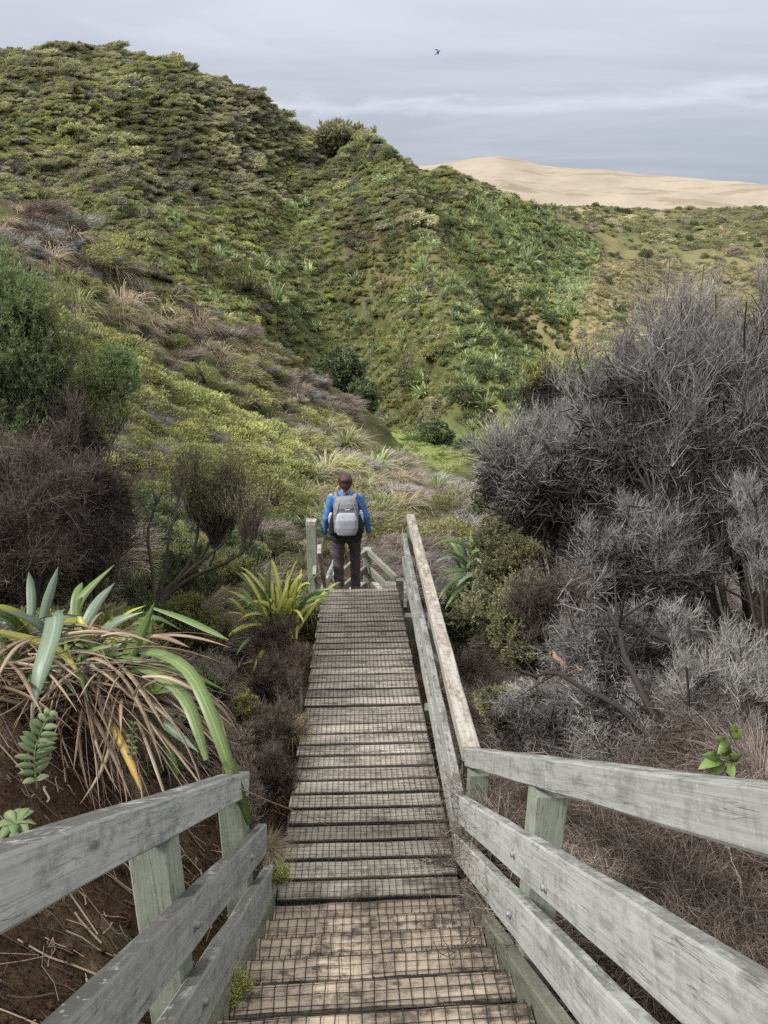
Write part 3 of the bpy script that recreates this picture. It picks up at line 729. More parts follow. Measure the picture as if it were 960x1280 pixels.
def scatter(name, pts, key, rot, scl, label=None):
    """one countless-plant object: a vertex per plant, instanced by geometry nodes"""
    if len(pts) == 0: return
    me = bpy.data.meshes.new(name); me.vertices.add(len(pts)); me.vertices.foreach_set('co', np.asarray(pts, np.float32).ravel())
    a = me.attributes.new('rot', 'FLOAT_VECTOR', 'POINT'); a.data.foreach_set('vector', np.asarray(rot, np.float32).ravel())
    a = me.attributes.new('scl', 'FLOAT_VECTOR', 'POINT'); a.data.foreach_set('vector', np.asarray(scl, np.float32).ravel())
    o = link(name, me); tag(o, kind='stuff')
    ng = bpy.data.node_groups.new(name, 'GeometryNodeTree')
    ng.interface.new_socket('Geometry', in_out='INPUT', socket_type='NodeSocketGeometry')
    ng.interface.new_socket('Geometry', in_out='OUTPUT', socket_type='NodeSocketGeometry')
    N = ng.nodes; gi = N.new('NodeGroupInput'); go = N.new('NodeGroupOutput'); ip = N.new('GeometryNodeInstanceOnPoints')
    oi = N.new('GeometryNodeObjectInfo'); oi.inputs['Object'].default_value = PROTO[key]; oi.inputs['As Instance'].default_value = True
    ra = N.new('GeometryNodeInputNamedAttribute'); ra.data_type = 'FLOAT_VECTOR'; ra.inputs['Name'].default_value = 'rot'
    sa = N.new('GeometryNodeInputNamedAttribute'); sa.data_type = 'FLOAT_VECTOR'; sa.inputs['Name'].default_value = 'scl'
    er = N.new('FunctionNodeEulerToRotation')
    ng.links.new(gi.outputs[0], ip.inputs['Points']); ng.links.new(oi.outputs['Geometry'], ip.inputs['Instance'])
    ng.links.new(ra.outputs['Attribute'], er.inputs[0]); ng.links.new(er.outputs[0], ip.inputs['Rotation'])
    ng.links.new(sa.outputs['Attribute'], ip.inputs['Scale']); ng.links.new(ip.outputs[0], go.inputs[0])
    m = o.modifiers.new('plants', 'NODES'); m.node_group = ng
    return o
def project(x, y, z):
    d = y*CP - z*SP; yv = -z*CP - y*SP
    return 480+x/d*F, 640+yv/d*F, d

# ---- scatter plan: candidates over the ground, kind chosen by where they grow
def candidates(r0, r1, azm, dens):
    n = int(azm*(r1*r1-r0*r0)*dens)
    r = np.sqrt(RNG.uniform(r0*r0, r1*r1, n)); a = RNG.uniform(-azm, azm, n)
    x = r*np.sin(a); y = r*np.cos(a); z = H(x, y)
    if r1 > 100:                                    # steeper ground carries more plants per plan area
        e = 1.5; gx = (H(x+e, y)-z)/e; gy = (H(x, y+e)-z)/e; k = RNG.random(n) < np.sqrt(1+gx*gx+gy*gy)/2.2
        x, y, z, r = x[k], y[k], z[k], r[k]
    px, py, d = project(x, y, z); return x, y, z, r, px, py
BUCK = {}
def put(nm, key, x, y, z, size, aniso=None, rotz=None, tilt=.12):
    n = len(x)
    if n == 0: return
    sc = size[:,None]*np.ones((n,3)) if aniso is None else size[:,None]*np.array(aniso)[None]
    sc = sc*RNG.uniform(.8, 1.2, (n,3))
    rz = RNG.uniform(0, 6.283, n) if rotz is None else rotz+RNG.normal(size=n)*.4
    lean_ = .22 if (nm == 'hill_scrub' and rotz is not None) else 0
    ro = np.stack([lean_+RNG.normal(size=n)*tilt, RNG.normal(size=n)*tilt, rz], 1)
    BUCK.setdefault((nm, key), []).append((np.stack([x, y, z], 1), ro, sc))
def choose(sel, x, y, z, nm, table, base, jit=.42):
    """table: (key, weight, size factor, aniso, rotz)"""
    idx = np.nonzero(sel)[0]; w_ = np.array([t_[1] for t_ in table]); k = RNG.choice(len(table), len(idx), p=w_/w_.sum())
    for i, (key, _, sf, an, rz) in enumerate(table):
        j = idx[k == i]; s = base*sf*(.74 if nm == 'hill_scrub' else 1)*np.exp(RNG.normal(size=len(j))*jit)
        put(nm, key, x[j], y[j], z[j]-.08*s, s, an, rz)
SW = (1.3, 1.0, .8)
# hillside
x, y, z, r, px, py = candidates(57, 250, .60, 2.8)
patch = fbm(x/14, y/14, 3); patch2 = fbm(x/6+9, y/6, 3)
valley = (np.hypot(x-TURFC[0][0][0], y-TURFC[0][0][1]) < 11)
tan_side = (py > 312) & (px > 745-(py-330)*.35)
upper = (py < 255-np.clip(px-380, -200, 300)*.0) & (px < 470) | (py < 150)
edge = (px >= 430) & (py < 300)
darkface = (px > 555+np.clip((py-300)*.12, 0, 60)) & (px < 750) & (py > 250) & ~tan_side
upper &= ~darkface; edge &= ~darkface
mid = ~(upper | edge | darkface | tan_side | valley)
S0 = lambda *k: [(kk, ww, ss, SW if kk[:5] in ('swept','dead0','dead1') else None, -.6 if kk[:5] in ('swept','dead0','dead1') else None) for kk, ww, ss in k]
choose(upper & (patch > -.25), x, y, z, 'hill_scrub', S0(('swept0',3,1.05),('swept1',3,.85),('swept2',3,.7),('dead0',1.6,.9),('green1',1.2,.7),('dark0',.8,.8)), 1.0)
choose(upper & (patch <= -.25), x, y, z, 'hill_scrub', S0(('swept0',1.5,.9),('green0',1.2,.7),('dead0',2.2,.8),('dead1',1.0,.7),('tuftB',1,1),('green1',1.2,.7)), 1.0)
choose(edge, x, y, z, 'hill_scrub', S0(('swept0',2,.85),('swept1',2,.8),('green1',1.4,.6),('dark0',1.2,.7),('dead0',.6,.7),('flaxA',1.5,.9)), 1.0)
choose(mid & (patch > 0), x, y, z, 'hill_scrub', S0(('flaxA',3,1.15),('flaxB',1.6,1.1),('green0',1.5,.65),('green1',1.2,.65),('tuftA',3.5,1.3),('dark0',.55,.6),('dead1',.3,.6)), 1.0)
choose(mid & (patch <= 0), x, y, z, 'hill_scrub', S0(('flaxA',1.6,1.0),('green0',1.7,.7),('green1',1.7,.7),('tuftA',2.2,1.3),('tuftB',1.2,1.2),('dark0',.9,.6),('dead0',.6,.7),('swept2',.8,.8),('dead1',.5,.7)), 1.0)
choose(darkface, x, y, z, 'hill_scrub', S0(('flaxA',4.5,1.15),('flaxB',1.2,1.0),('dark0',1.6,.7),('green0',1,.7),('tuftA',.8,1.2),('swept1',.4,.7)), 1.0)
choose(valley, x, y, z, 'hill_scrub', S0(('tuftC',5,1.1),('tuftA',2,.9),('flaxA',.3,.6)), 1.0)
choose(tan_side & (patch2 > -.3), x, y, z, 'hill_scrub', S0(('tuftB',4,1.4),('tuftA',3,1.4),('green1',.3,.55),('dark0',.12,.6),('dead1',.35,.6)), 1.0)
choose(tan_side & (patch2 <= -.3) & (RNG.random(len(x)) < .6), x, y, z, 'hill_scrub', S0(('tuftB',2,1.3),('green1',1.2,.6),('dark0',.6,.65),('green0',.8,.6),('dead0',.6,.6),('tuftA',2,1.2)), 1.0)
x, y, z, r, px, py = candidates(64, 200, .58, 3.0)
tan2 = (py > 312) & (px > 745-(py-330)*.35); dk2 = (px > 555+np.clip((py-300)*.12, 0, 60)) & (px < 750) & (py > 250) & ~tan2
up2 = (py < 255) & (px < 470) | (py < 150); vl2 = np.hypot(x-TURFC[0][0][0], y-TURFC[0][0][1]) < 12; n2_ = fbm(x/5, y/5, 3)
choose(~(tan2 | dk2 | up2 | vl2) & (n2_ > -.5), x, y, z, 'hill_scrub', S0(('tuftA',4,.8),('flaxA',2.2,.75),('tuftC',1.2,.8),('green0',1.2,.4),('flaxB',.8,.7),('green1',1.0,.4)), 1.0)
choose(dk2, x, y, z, 'hill_scrub', S0(('flaxA',4,.85),('green0',1.2,.45),('tuftA',1.5,.8),('dark0',1.2,.45)), 1.0)
choose(tan2 & (n2_ > -.3), x, y, z, 'hill_scrub', S0(('tuftB',3,.8),('tuftA',2,.8)), 1.0)
choose(up2 & (n2_ > 0), x, y, z, 'hill_scrub', S0(('swept2',2,.45),('green1',1.5,.4),('tuftA',1,.8)), 1.0)
x, y, z, r, px, py = candidates(250, 555, .62, .09)
ok = (py < 420)
choose(ok, x, y, z, 'hill_scrub', S0(('swept0',3,2.0),('dark0',.9,1.7),('green1',2.5,1.8),('dead1',1.6,1.7),('tuftB',3.0,3.2),('dead0',.8,1.6)), 1.0)
n_ = 420; a_ = RNG.uniform(.17, .36, n_); rr_ = RNG.uniform(505, 556, n_)+RNG.normal(size=n_)*8; x = rr_*np.sin(a_); y = rr_*np.cos(a_); z = H(x, y)+.5; r = rr_
clump = fbm(x/25, y/25, 2) > -.1
choose(clump, x, y, z, 'hill_scrub', S0(('dark0',1,1.5),('swept0',3,1.8),('dead1',2,1.6)), 1.0)
# the slope and gully close by
x, y, z, r, px, py = candidates(13.2, 58, .95, 2.1)
patch = fbm(x/4+5, y/4, 3); patch2 = fbm(x/9, y/9+3, 3)
left = px < 640
crest = left & (r > 27) & (patch2 > -.9)
cr = left & (r > 27+6*patch2); lowr = left & ~cr
near_floor = (np.hypot(x-TURFC[0][0][0], y-TURFC[0][0][1]) < 14)
S1 = lambda *k: [(kk, ww, ss, SW if kk[:5] in ('fines','finet') else None, -.25 if kk[:5] in ('fines','finet') else None) for kk, ww, ss in k]
yc_ = 292+.55*px; bel = py-yc_+patch*16; floor_edge = (px > 430) & (px < 680) & (r > 37)
low_ = left & ~near_floor & ~floor_edge & (r > 13.2)
band = low_ & (bel < 58) ; mid2 = low_ & (bel >= 62) & (bel < 120); rest = low_ & (bel >= 120)
green_zone = (px < 345) & (py > 425)
choose(band & (patch > .0), x, y, z, 'slope_scrub', S1(('finet0',.5,.55),('finet1',2.0,.6),('finet2',3.0,.6),('ftuftB',6,1.0)), 1.0)
choose(band & (patch <= .0), x, y, z, 'slope_scrub', S1(('fines0',1.6,.55),('fineg2',1.2,.5),('ftuftA',2.4,.9),('ftuftB',3.6,1.0),('finet1',1.2,.5),('finet2',1.0,.5),('fflaxB',.3,.6)), 1.0)
choose(mid2 & ~green_zone, x, y, z, 'slope_scrub', S1(('ftuftA',3,.9),('ftuftB',3,.9),('fines0',1.5,.5),('finet1',.9,.45),('finet0',.7,.45),('fineg2',.9,.45),('fflaxB',.5,.6)), 1.0)
choose((mid2 | rest) & green_zone & (patch > -.35), x, y, z, 'slope_scrub', S1(('fineg0',3,.55),('fineg1',3,.5),('fineg2',2,.5),('fined0',.35,.4),('ftuftA',.8,.6)), 1.0)
choose((mid2 | rest) & green_zone & (patch <= -.35), x, y, z, 'slope_scrub', S1(('finet0',1.5,.4),('finet1',1,.4),('ftuftA',1.5,.8),('fineg2',1.2,.45),('fined0',.6,.4)), 1.0)
choose(rest & ~green_zone & (patch > -.1), x, y, z, 'slope_scrub', S1(('fineg0',1.5,.45),('ftuftA',2.6,.8),('fflaxA',.6,.6),('fines0',1,.5),('fineg2',1.2,.45)), 1.0)
choose(rest & ~green_zone & (patch <= -.1), x, y, z, 'slope_scrub', S1(('ftuftA',2.5,.9),('ftuftB',2.4,.9),('fflaxB',.8,.7),('finet0',.9,.45),('finet1',.8,.45),('fines1',.8,.5)), 1.0)
choose(near_floor, x, y, z, 'slope_scrub', S1(('tuftC',4,.7),('ftuftA',2,.6)), 1.0)
choose(left & floor_edge & ~near_floor & (RNG.random(len(x)) < .5), x, y, z, 'slope_scrub', S1(('ftuftA',1,.35),('ftuftB',1,.35)), 1.0)
choose(~left & ~(floor_edge | near_floor), x, y, z, 'slope_scrub', S1(('finet0',2,.7),('finet1',1.2,.6),('fines1',1.6,.7),('fines0',1.2,.7),('fineg2',1,.6),('fined0',.7,.5),('ftuftB',1.2,.9)), 1.0)
LBL = {}
for (nm, key), lst in BUCK.items():
    scatter(nm, np.concatenate([l_[0] for l_ in lst]), key, np.concatenate([l_[1] for l_ in lst]), np.concatenate([l_[2] for l_ in lst]))
print('instances', sum(len(l_[0]) for v in BUCK.values() for l_ in v))
# ================================================================= single plants
def A(v): return np.asarray(v, float)
def gz(x, y): return float(H(x, y)[0])
def limb_paths(root, ctr, rad, n, K=6, rg=RNG, shell=.35, sag=.25, lo=-.35):
    u = unit(rg.normal(size=(n,3))); u[:,2] = np.where(u[:,2] < lo, -u[:,2], u[:,2])
    tgt = ctr+u*rad*rg.uniform(shell, .82, (n,1))
    c = root+(tgt-root)*rg.uniform(.25, .5, (n,1))+np.array([0,0,1])*np.linalg.norm(ctr-root)*rg.uniform(0, sag, (n,1))+rg.normal(size=(n,3))*.1*np.mean(rad)
    s = np.linspace(0, 1, K)[None,:,None]
    Pn = root*(1-s)**2+2*c[:,None]*s*(1-s)+tgt[:,None]*s*s
    Pn[:,1:-1] += rg.normal(size=(n,K-2,3))*.035*np.mean(rad)
    return Pn
def bush(name, label, cat, root, ctr, rad, limbs=12, n=(9,12,12,3), Ls=(.45,.22,.11,.055), wd=.004, up=.15, leaf=None, twig='twig_grey', bark='bark', leaf_n=0, leafL=.02, leafW=.006, leaf_zmin=-9, group=None, t0=.35, trunk_r=None, paths=None, spread=.62, leaf_keep=None, lean=None, cull=True):
    root = A(root); ctr = A(ctr); rad = A(rad)*np.ones(3); R_ = rad.mean()
    o = empty(name, Vector(root), label, cat, group); o.location = Vector(root)
    P0 = limb_paths(root, ctr, rad, limbs) if paths is None else paths
    K = P0.shape[1]; tr = trunk_r or .022*R_+.008
    b = Bag(); b.add(*tubes(P0-root, np.linspace(tr, tr*.3, K)[None], 6))
    P1 = children(P0, n[0], t0, 1, R_*Ls[0]*1.0, spread, 4, up*.6)
    b.add(*tubes(P1-root, np.linspace(tr*.35, tr*.13, 4)[None], 4))
    me = b.mesh('trunk', MT[bark], True); link('trunk', me, o)
    b = Bag(); off = A(lean) if lean is not None else 0
    P2 = children(P1, n[1], .1, 1, R_*Ls[1]*1.3, spread, 4, up)
    e = ((P2[:,-1]-ctr)/rad); ea = np.arctan2(e[:,1], e[:,0]); ph_ = RNG.uniform(0, 6); lump_ = .95+.2*np.sin(ea*3+e[:,2]*4+ph_)+.12*np.sin(ea*7-e[:,2]*6+ph_*2)
    keep = (np.linalg.norm(e, axis=1) < lump_*RNG.uniform(.9, 1.25, len(e))) if cull else np.ones(len(e), bool); P2 = P2[keep]
    b.add(*ribbons(P2-root, np.linspace(wd*1.5, wd*.8, 4)[None]))
    P3 = children(P2, n[2], .1, 1, R_*Ls[2]*1.5, spread*1.05, 4, up, jit=.3)
    b.add(*ribbons(P3-root, np.linspace(wd*.85, wd*.35, 4)[None]))
    last = P3
    if n[3]:
        P4 = children(P3, n[3], .2, 1, R_*Ls[3]*1.7, spread*1.2, 3, up, jit=.35)
        b.add(*ribbons(P4-root, np.linspace(wd*.6, wd*.25, 3)[None])); last = P4
    if leaf:
        src = last[last[:,-1,2]-root[2] > leaf_zmin] if leaf_keep is None else last[leaf_keep(last[:,-1])]
        i = np.repeat(np.arange(len(src)), leaf_n); t_ = RNG.uniform(.15, 1, len(i))[:,None]
        c = src[i,0]*(1-t_)+src[i,-1]*t_; d = unit(unit(src[i,-1]-src[i,0])*.7+RNG.normal(size=c.shape)*.5+np.array([0,0,.2]))
        Lf = leafL*RNG.uniform(.6, 1.3, len(i))
        b.add(*leaves(c-root, d, Lf, Lf*leafW/leafL), 1)
    if R_ > .4 and not leaf and twig != 'twig_pale' or (R_ > .7 and leaf and leaf != 'leaf_bright'):    # near-black ribbons added inside; their colour paints the bush's inner shade
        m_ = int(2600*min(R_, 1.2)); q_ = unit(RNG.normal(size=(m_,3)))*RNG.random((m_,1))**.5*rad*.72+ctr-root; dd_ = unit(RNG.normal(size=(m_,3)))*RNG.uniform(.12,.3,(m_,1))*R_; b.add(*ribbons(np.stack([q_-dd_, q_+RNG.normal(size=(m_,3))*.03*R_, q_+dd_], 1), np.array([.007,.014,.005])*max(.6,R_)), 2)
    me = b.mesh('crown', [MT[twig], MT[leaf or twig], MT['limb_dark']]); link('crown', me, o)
    return o
def copy_thing(o, loc, rz=0, s=1, label=None, group=None):
    c = o.copy(); COL.objects.link(c); c.location = Vector(loc); c.rotation_euler = (0,0,rz); c.scale = (s,s,s) if np.isscalar(s) else s
    if label: c['label'] = label
    if group: c['group'] = group
    for ch in list(o.children):
        d = ch.copy(); COL.objects.link(d); d.parent = c
    return c
def groundat(v, dz=0): v = A(v); return np.array([v[0], v[1], gz(v[0], v[1])+dz])

# ---- right hand side: dead grey scrub
c = P(868,522,6.9); bush('dead_shrub', 'tall grey brown dead shrub with a broad twiggy crown right of the boardwalk', 'shrub', groundat((3.6,6.2,0)), c, (1.4,1.3,1.1), 22, (12,14,14,3), wd=.005, twig='twig_grey', up=.3)
c = P(985,475,6.6); bush('dead_shrub', 'mauve grey dead shrub reaching highest at the right edge of the picture', 'shrub', groundat((3.9,5.6,0)), c, (.9,1.0,.85), 14, (10,12,12,2), wd=.0045, twig='twig_mauve', up=.45)
c = P(700,600,8.8); bush('dead_shrub', 'spreading grey dead shrub leaning over the gully beyond the handrail', 'shrub', groundat((3.3,8.6,0)), c, (1.35,1.2,.8), 17, (11,13,13,3), wd=.0052, twig='twig_grey', up=.2)
c = P(640,615,10.5); bush('dead_shrub', 'low pale dead shrub in front of the green gully bush', 'shrub', groundat((2.6,10.4,0)), c, (.95,.9,.5), 12, (9,11,10,2), wd=.006, twig='twig_pale', up=.2)
c = P(790,700,6.6); bush('dead_shrub', 'dark tangled dead shrub between the tall grey shrubs and the sage one', 'shrub', groundat((2.2,6.3,0)), c, (.85,.8,.55), 12, (9,12,12,2), wd=.0045, twig='twig_grey', up=.2)
c = P(965,655,4.4); bush('dead_shrub', 'silvery dead shrub with fine pale twigs at the right edge', 'shrub', groundat((2.6,4.0,0)), c, (.42,.45,.34), 9, (8,11,10,2), wd=.0034, twig='twig_pale', up=.35)
c = P(905,835,4.2); bush('dead_shrub', 'pale grey dead shrub directly above the stair rail and leafy sprig', 'shrub', groundat((2.0,3.8,0)), c, (.52,.5,.34), 10, (9,12,10,2), wd=.0034, twig='twig_pale', up=.3)
c = P(690,560,13); bush('bare_sapling', 'bare whitish branched sapling standing before the dark olive bush', 'sapling', groundat(P(700,640,13.2)), c, (.95,.8,.95), 9, (6,6,4,0), wd=.011, twig='twig_pale', bark='bark_pale', up=.5)
c = P(800,830,4.9); bush('dead_shrub', 'grey dead scrub around the black fallen limbs', 'shrub', groundat((1.5,4.7,0)), c, (.7,.6,.4), 12, (9,12,11,2), wd=.0038, twig='twig_grey', up=.1)
c = P(700,770,6.2); bush('dead_shrub', 'brown dead bush hollow in the middle behind the orange broken stub', 'shrub', groundat((1.35,5.9,0)), c, (.48,.5,.42), 12, (9,12,11,2), wd=.004, twig='twig_brown', up=.1)
# weeping clumps of dead fine growth below the rails
SPOT = [(640,905,5.3,.42,'twig_mauve'),(715,930,4.5,.42,'twig_mauve'),(800,935,4.1,.40,'twig_grey'),(880,960,3.7,.36,'twig_grey'),(960,930,3.6,.40,'twig_mauve'),
        (745,1020,3.8,.30,'twig_mauve'),(820,1180,2.7,.22,'twig_brown'),
        (900,1220,2.5,.28,'twig_brown'),(640,1010,4.4,.34,'twig_brown'),(1010,1030,3.1,.4,'twig_grey'),(760,1190,3.0,.3,'twig_brown'),(960,1260,2.3,.3,'twig_mauve'),(1060,1150,2.7,.4,'twig_brown'),
        (600,880,6.0,.36,'twig_brown'),(590,820,7.2,.36,'twig_brown')]
wm = {}
for m in ('twig_mauve','twig_grey','twig_brown'):
    for q in (0,1):
        me = blade_mesh('dry_clump', 3400, (.5,1.5), .0058, m, (.5,1.5), (25,85), 6, .35, 0, 80+q+len(m)); wm[(m,q)] = me
for i, (px_, py_, d_, s_, m) in enumerate(SPOT):
    v = P(px_, py_, d_); o = link('weeping_dry_shrub', wm[(m, i%2)], None, Vector((v[0], v[1], v[2]-s_*.8)))
    o.scale = (s_, s_, s_*1.1); o.rotation_euler = (RNG.normal()*.15, RNG.normal()*.15, RNG.uniform(0,6))
    tag(o, 'drooping clump of fine dry dead stems below and behind the right handrails', 'shrub', 'drooping dry clumps behind the right handrails')
# tangled brown twigs in the shade below the rails
def tangle(name, n, mat, seed):
    st = np.random.default_rng(seed); az = st.uniform(0, 6.28, n); el = np.radians(st.uniform(5, 80, n)); Ln = st.uniform(.5, 1.2, n)
    d = np.stack([np.cos(az)*np.cos(el), np.sin(az)*np.cos(el), np.sin(el)], 1); s = np.linspace(0, 1, 6)
    b0 = st.normal(size=(n,3))*np.array([.25,.25,.05]); Q = b0[:,None]+d[:,None]*(Ln[:,None]*s)[...,None]; Q[:,1:] += np.cumsum(st.normal(size=(n,5,3))*.05, 1); Q[...,2] -= (s**2)[None]*.35*Ln[:,None]
    b = Bag(); b.add(*tubes(Q, np.linspace(.010,.004,6)[None], 4)); q2 = children(Q, 14, .1, 1, .38, .8, 5, .0, jit=.35); b.add(*ribbons(q2, np.linspace(.007,.003,5)[None]))
    q3 = children(q2, 7, .1, 1, .16, .9, 4, .0, jit=.4); b.add(*ribbons(q3, np.linspace(.0045,.002,4)[None])); return b.mesh(name, MT[mat])
tg = [tangle('tangle', 150, m, 5+i) for i, m in enumerate(('twig_brown','twig_mauve','twig_brown'))]
for i, (px_, py_, d_, s_) in enumerate([(700,1060,3.6,.5),(780,1110,3.1,.5),(870,1050,3.3,.5),(930,1080,3.0,.5),(840,1160,2.8,.45),(920,1180,2.6,.45),(660,1030,4.1,.45),(980,1240,2.4,.4),(900,1270,2.3,.4),(620,990,4.8,.45),(780,1010,3.9,.45),(720,1160,3.1,.4),(640,880,5.6,.45),(680,960,4.8,.5),(880,930,3.9,.4)]):
    v = P(px_, py_, d_); o = link('tangled_dead_shrub', tg[i%3], None, Vector((max(v[0], .75), v[1], v[2]-s_*.5))); o.scale = (s_,)*3; o.rotation_euler = (RNG.normal()*.2, RNG.normal()*.2, RNG.uniform(0,6))
    tag(o, 'brown tangle of bare dead twigs low behind the right handrails', 'shrub', 'brown twig tangles behind the right handrails')
# more behind, filling the bank on the right
for i in range(46):
    x_ = RNG.uniform(1.0, 6.5); y_ = RNG.uniform(1.5, 12); s_ = RNG.uniform(.35, .6)
    if x_ < 1.2 and y_ < 3.5: x_ += .6
    o = link('weeping_dry_shrub', wm[(('twig_mauve','twig_grey','twig_brown')[i%3], i%2)], None, (x_, y_, gz(x_, y_)-.05)); o.scale = (s_, s_, s_); o.rotation_euler = (RNG.normal()*.2, RNG.normal()*.2, RNG.uniform(0,6))
    tag(o, 'drooping clump of fine dry dead stems filling the bank under the grey shrubs', 'shrub', 'dry clumps filling the right bank')
# sage green shrubs
for lab, (px_, py_, d_, s_) in zip(('upper pale sage shrub beside the arching flax', 'middle sage shrub spilling toward the handrail', 'small sage shrub low between deck rail and dry stems', 'sage shrub just under the low pale dead shrub'),
        ((622,705,7.8,.46),(636,780,6.7,.52),(620,885,5.4,.22),(655,655,10,.45))):
    c = P(px_, py_, d_); bush('sage_shrub', lab, 'shrub', c+np.array([.25,.1,-s_*1.0]), c, (s_,s_,s_*.7), 11, (8,9,8,0), wd=.004, twig='twig_brown', leaf='leaf_sage', leaf_n=15, leafL=.026 if s_ > .3 else .02, leafW=.009, up=.1, spread=.5)
c = P(622,668,9.9); bush('olive_shrub', 'dark olive shrub between the arching flax and the sage shrubs', 'shrub', groundat(c), c, (.45,.45,.45), 10, (8,8,7,0), wd=.005, twig='twig_brown', leaf='leaf_olive', leaf_n=8, leafL=.035, leafW=.013)
c = P(572,765,8.4); bush('olive_shrub', 'dark low shrub under the arching flax next to the deck rail', 'shrub', groundat(c), c, (.33,.35,.3), 9, (8,8,7,0), wd=.004, twig='twig_brown', leaf='leaf_dark', leaf_n=8, leafL=.028, leafW=.01)
# dark fallen limbs and the broken stub
def limb_obj(name, pts, r0, r1, mat, label, cat):
    pts = np.array(pts); s = np.linspace(0, 1, 14); k = np.linspace(0, 1, len(pts)); Q = np.stack([np.interp(s, k, pts[:,i]) for i in range(3)], 1)
    Q[1:-1] += RNG.normal(size=(12,3))*r0*.5
    b = Bag(); b.add(*tubes((Q-Q[0])[None], np.linspace(r0, r1, 14)[None], 8))
    sub = children(Q[None], 9, .3, 1, .35 if name != 'broken_stub' else .05, .7, 4, .1); b.add(*tubes(sub-Q[0], np.linspace(r1*.8, r1*.2, 4)[None], 5))
    return tag(link(name, b.mesh(name, MT[mat], True), None, Vector(Q[0])), label, cat)
limb_obj('fallen_limb', [P(905,975,3.9),P(850,940,4.0),P(805,880,4.1),P(775,800,4.3),P(760,760,4.5)], .026, .012, 'limb_dark', 'thick black limb rising steeply through the pale dead twigs', 'branch')
limb_obj('fallen_limb', [P(890,965,3.85),P(820,925,3.95),P(760,880,4.1),P(700,845,4.3),P(650,838,4.4)], .022, .008, 'limb_dark', 'thinner black limb sloping toward the orange broken stub', 'branch')
limb_obj('fallen_limb', [P(880,820,4.4),P(830,800,4.5),P(790,780,4.7),P(740,770,5.0)], .018, .007, 'limb_dark', 'short dark limb crossing above the two black ones', 'branch')
t = NT('broken_orange_wood'); tc = t.n('ShaderNodeTexCoord'); t.principled(t.mix(t.noise(tc.outputs['Object'], 14, 4), (.13,.10,.085), (.34,.215,.15)), .8); MT['orangewood'] = t.m
limb_obj('broken_stub', [P(688,815,4.9),P(702,832,4.85),P(716,841,4.85),P(734,838,4.8)], .017, .014, 'orangewood', 'broken branch stub with orange brown wood showing', 'branch')
# gully bush, tree like
c = P(706,497,21); bush('gully_bush', 'large dark olive rounded bush rising out of the gully', 'bush', groundat(P(712,560,22)), c, (1.7,1.6,1.0), 16, (9,9,8,0), wd=.012, twig='twig_brown', leaf='leaf_olive', leaf_n=8, leafL=.11, leafW=.04, up=.4)
c = P(735,590,16); bush('gully_bush', 'lower olive bush half hidden behind the bare whitish sapling', 'bush', groundat(P(735,630,16.5)), c, (1.5,1.3,.8), 14, (8,9,7,0), wd=.01, twig='twig_brown', leaf='leaf_olive', leaf_n=8, leafL=.08, leafW=.03, up=.4)
c = P(645,595,17); bush('gully_bush', 'small yellow green bush at the foot of the gully slope', 'bush', groundat(P(645,630,17.5)), c, (.9,.9,.6), 12, (8,9,7,0), wd=.01, twig='twig_grey', leaf='leaf_green', leaf_n=6, leafL=.08, leafW=.03, up=.4)

# ---- valley trees
def tree(label, px_, py_, d_, rad, leaf, L_=.32, group=None):
    c = P(px_, py_, d_); o = bush('small_tree', label, 'tree', groundat((c[0], c[1], 0)), c, rad, 16, (8,8,7,0), wd=.03, twig='bark', leaf=leaf, leaf_n=9, leafL=L_, leafW=L_*.45, up=.35, Ls=(.4,.25,.14,.1)); return o
tree('largest dark round tree at the foot of the hill, left of the valley floor', 421, 474, 74, (2.6,2.4,2.5), 'leaf_dark')
tree('dark tree joined to the right side of the largest valley tree', 452, 500, 71, (1.9,1.8,1.5), 'leaf_dark')
tree('small round tree standing alone on the bright grass of the valley floor', 546, 553, 64, (1.45,1.4,1.4), 'leaf_dark')
tree('little dark bush just right of the lone valley floor tree', 580, 568, 62, (.9,.9,.7), 'leaf_dark')
tree('narrow dark tree at the mouth of the shaded gully', 617, 524, 78, (1.0,1.0,1.5), 'leaf_dark')
0 and tree('upper dark tree in the crease beside the rib', 588, 420, 92, (1.9,1.8,2.4), 'leaf_dark', .4)
0 and tree('lower dark tree in the crease beside the rib', 600, 452, 88, (1.6,1.6,2.0), 'leaf_dark', .4)
tree('knobby dark tree on the skyline saddle of the hill', 430, 184, 152, (7.0,5,3.2), 'leaf_swept', .8)

# ---- scrub mounds on the near slope, each its own
k = 0
MD = {'fineg0': ('scrub_mound','rounded bright green scrub mound on the near slope left of the walker','bright green mounds on the near slope'),
      'fineg2': ('scrub_mound','rounded yellow olive scrub mound on the near slope left of the walker','yellow olive mounds on the near slope'),
      'finet0': ('dead_scrub_mound','grey dead scrub mound on the near slope left of the walker','grey dead mounds on the near slope')}
for i in range(260):
    u_ = RNG.random(); px_ = 120+RNG.uniform(0, 250); py_ = 430+RNG.uniform(0, 200)
    if py_ < 372+px_*.55: continue
    g, dd = G(px_, py_)
    key = RNG.choice(['fineg0','fineg0','fineg2','finet0']); nm, lb, gp = MD[key]
    me = PROTO[key].data; s = RNG.uniform(.4, .75)*dd/20
    o = link(nm, me, None, (g[0], g[1], g[2]+.1*s)); o.scale = (s*1.25, s, s); o.rotation_euler = (0, 0, RNG.normal()*.4)
    tag(o, lb, 'shrub', gp)
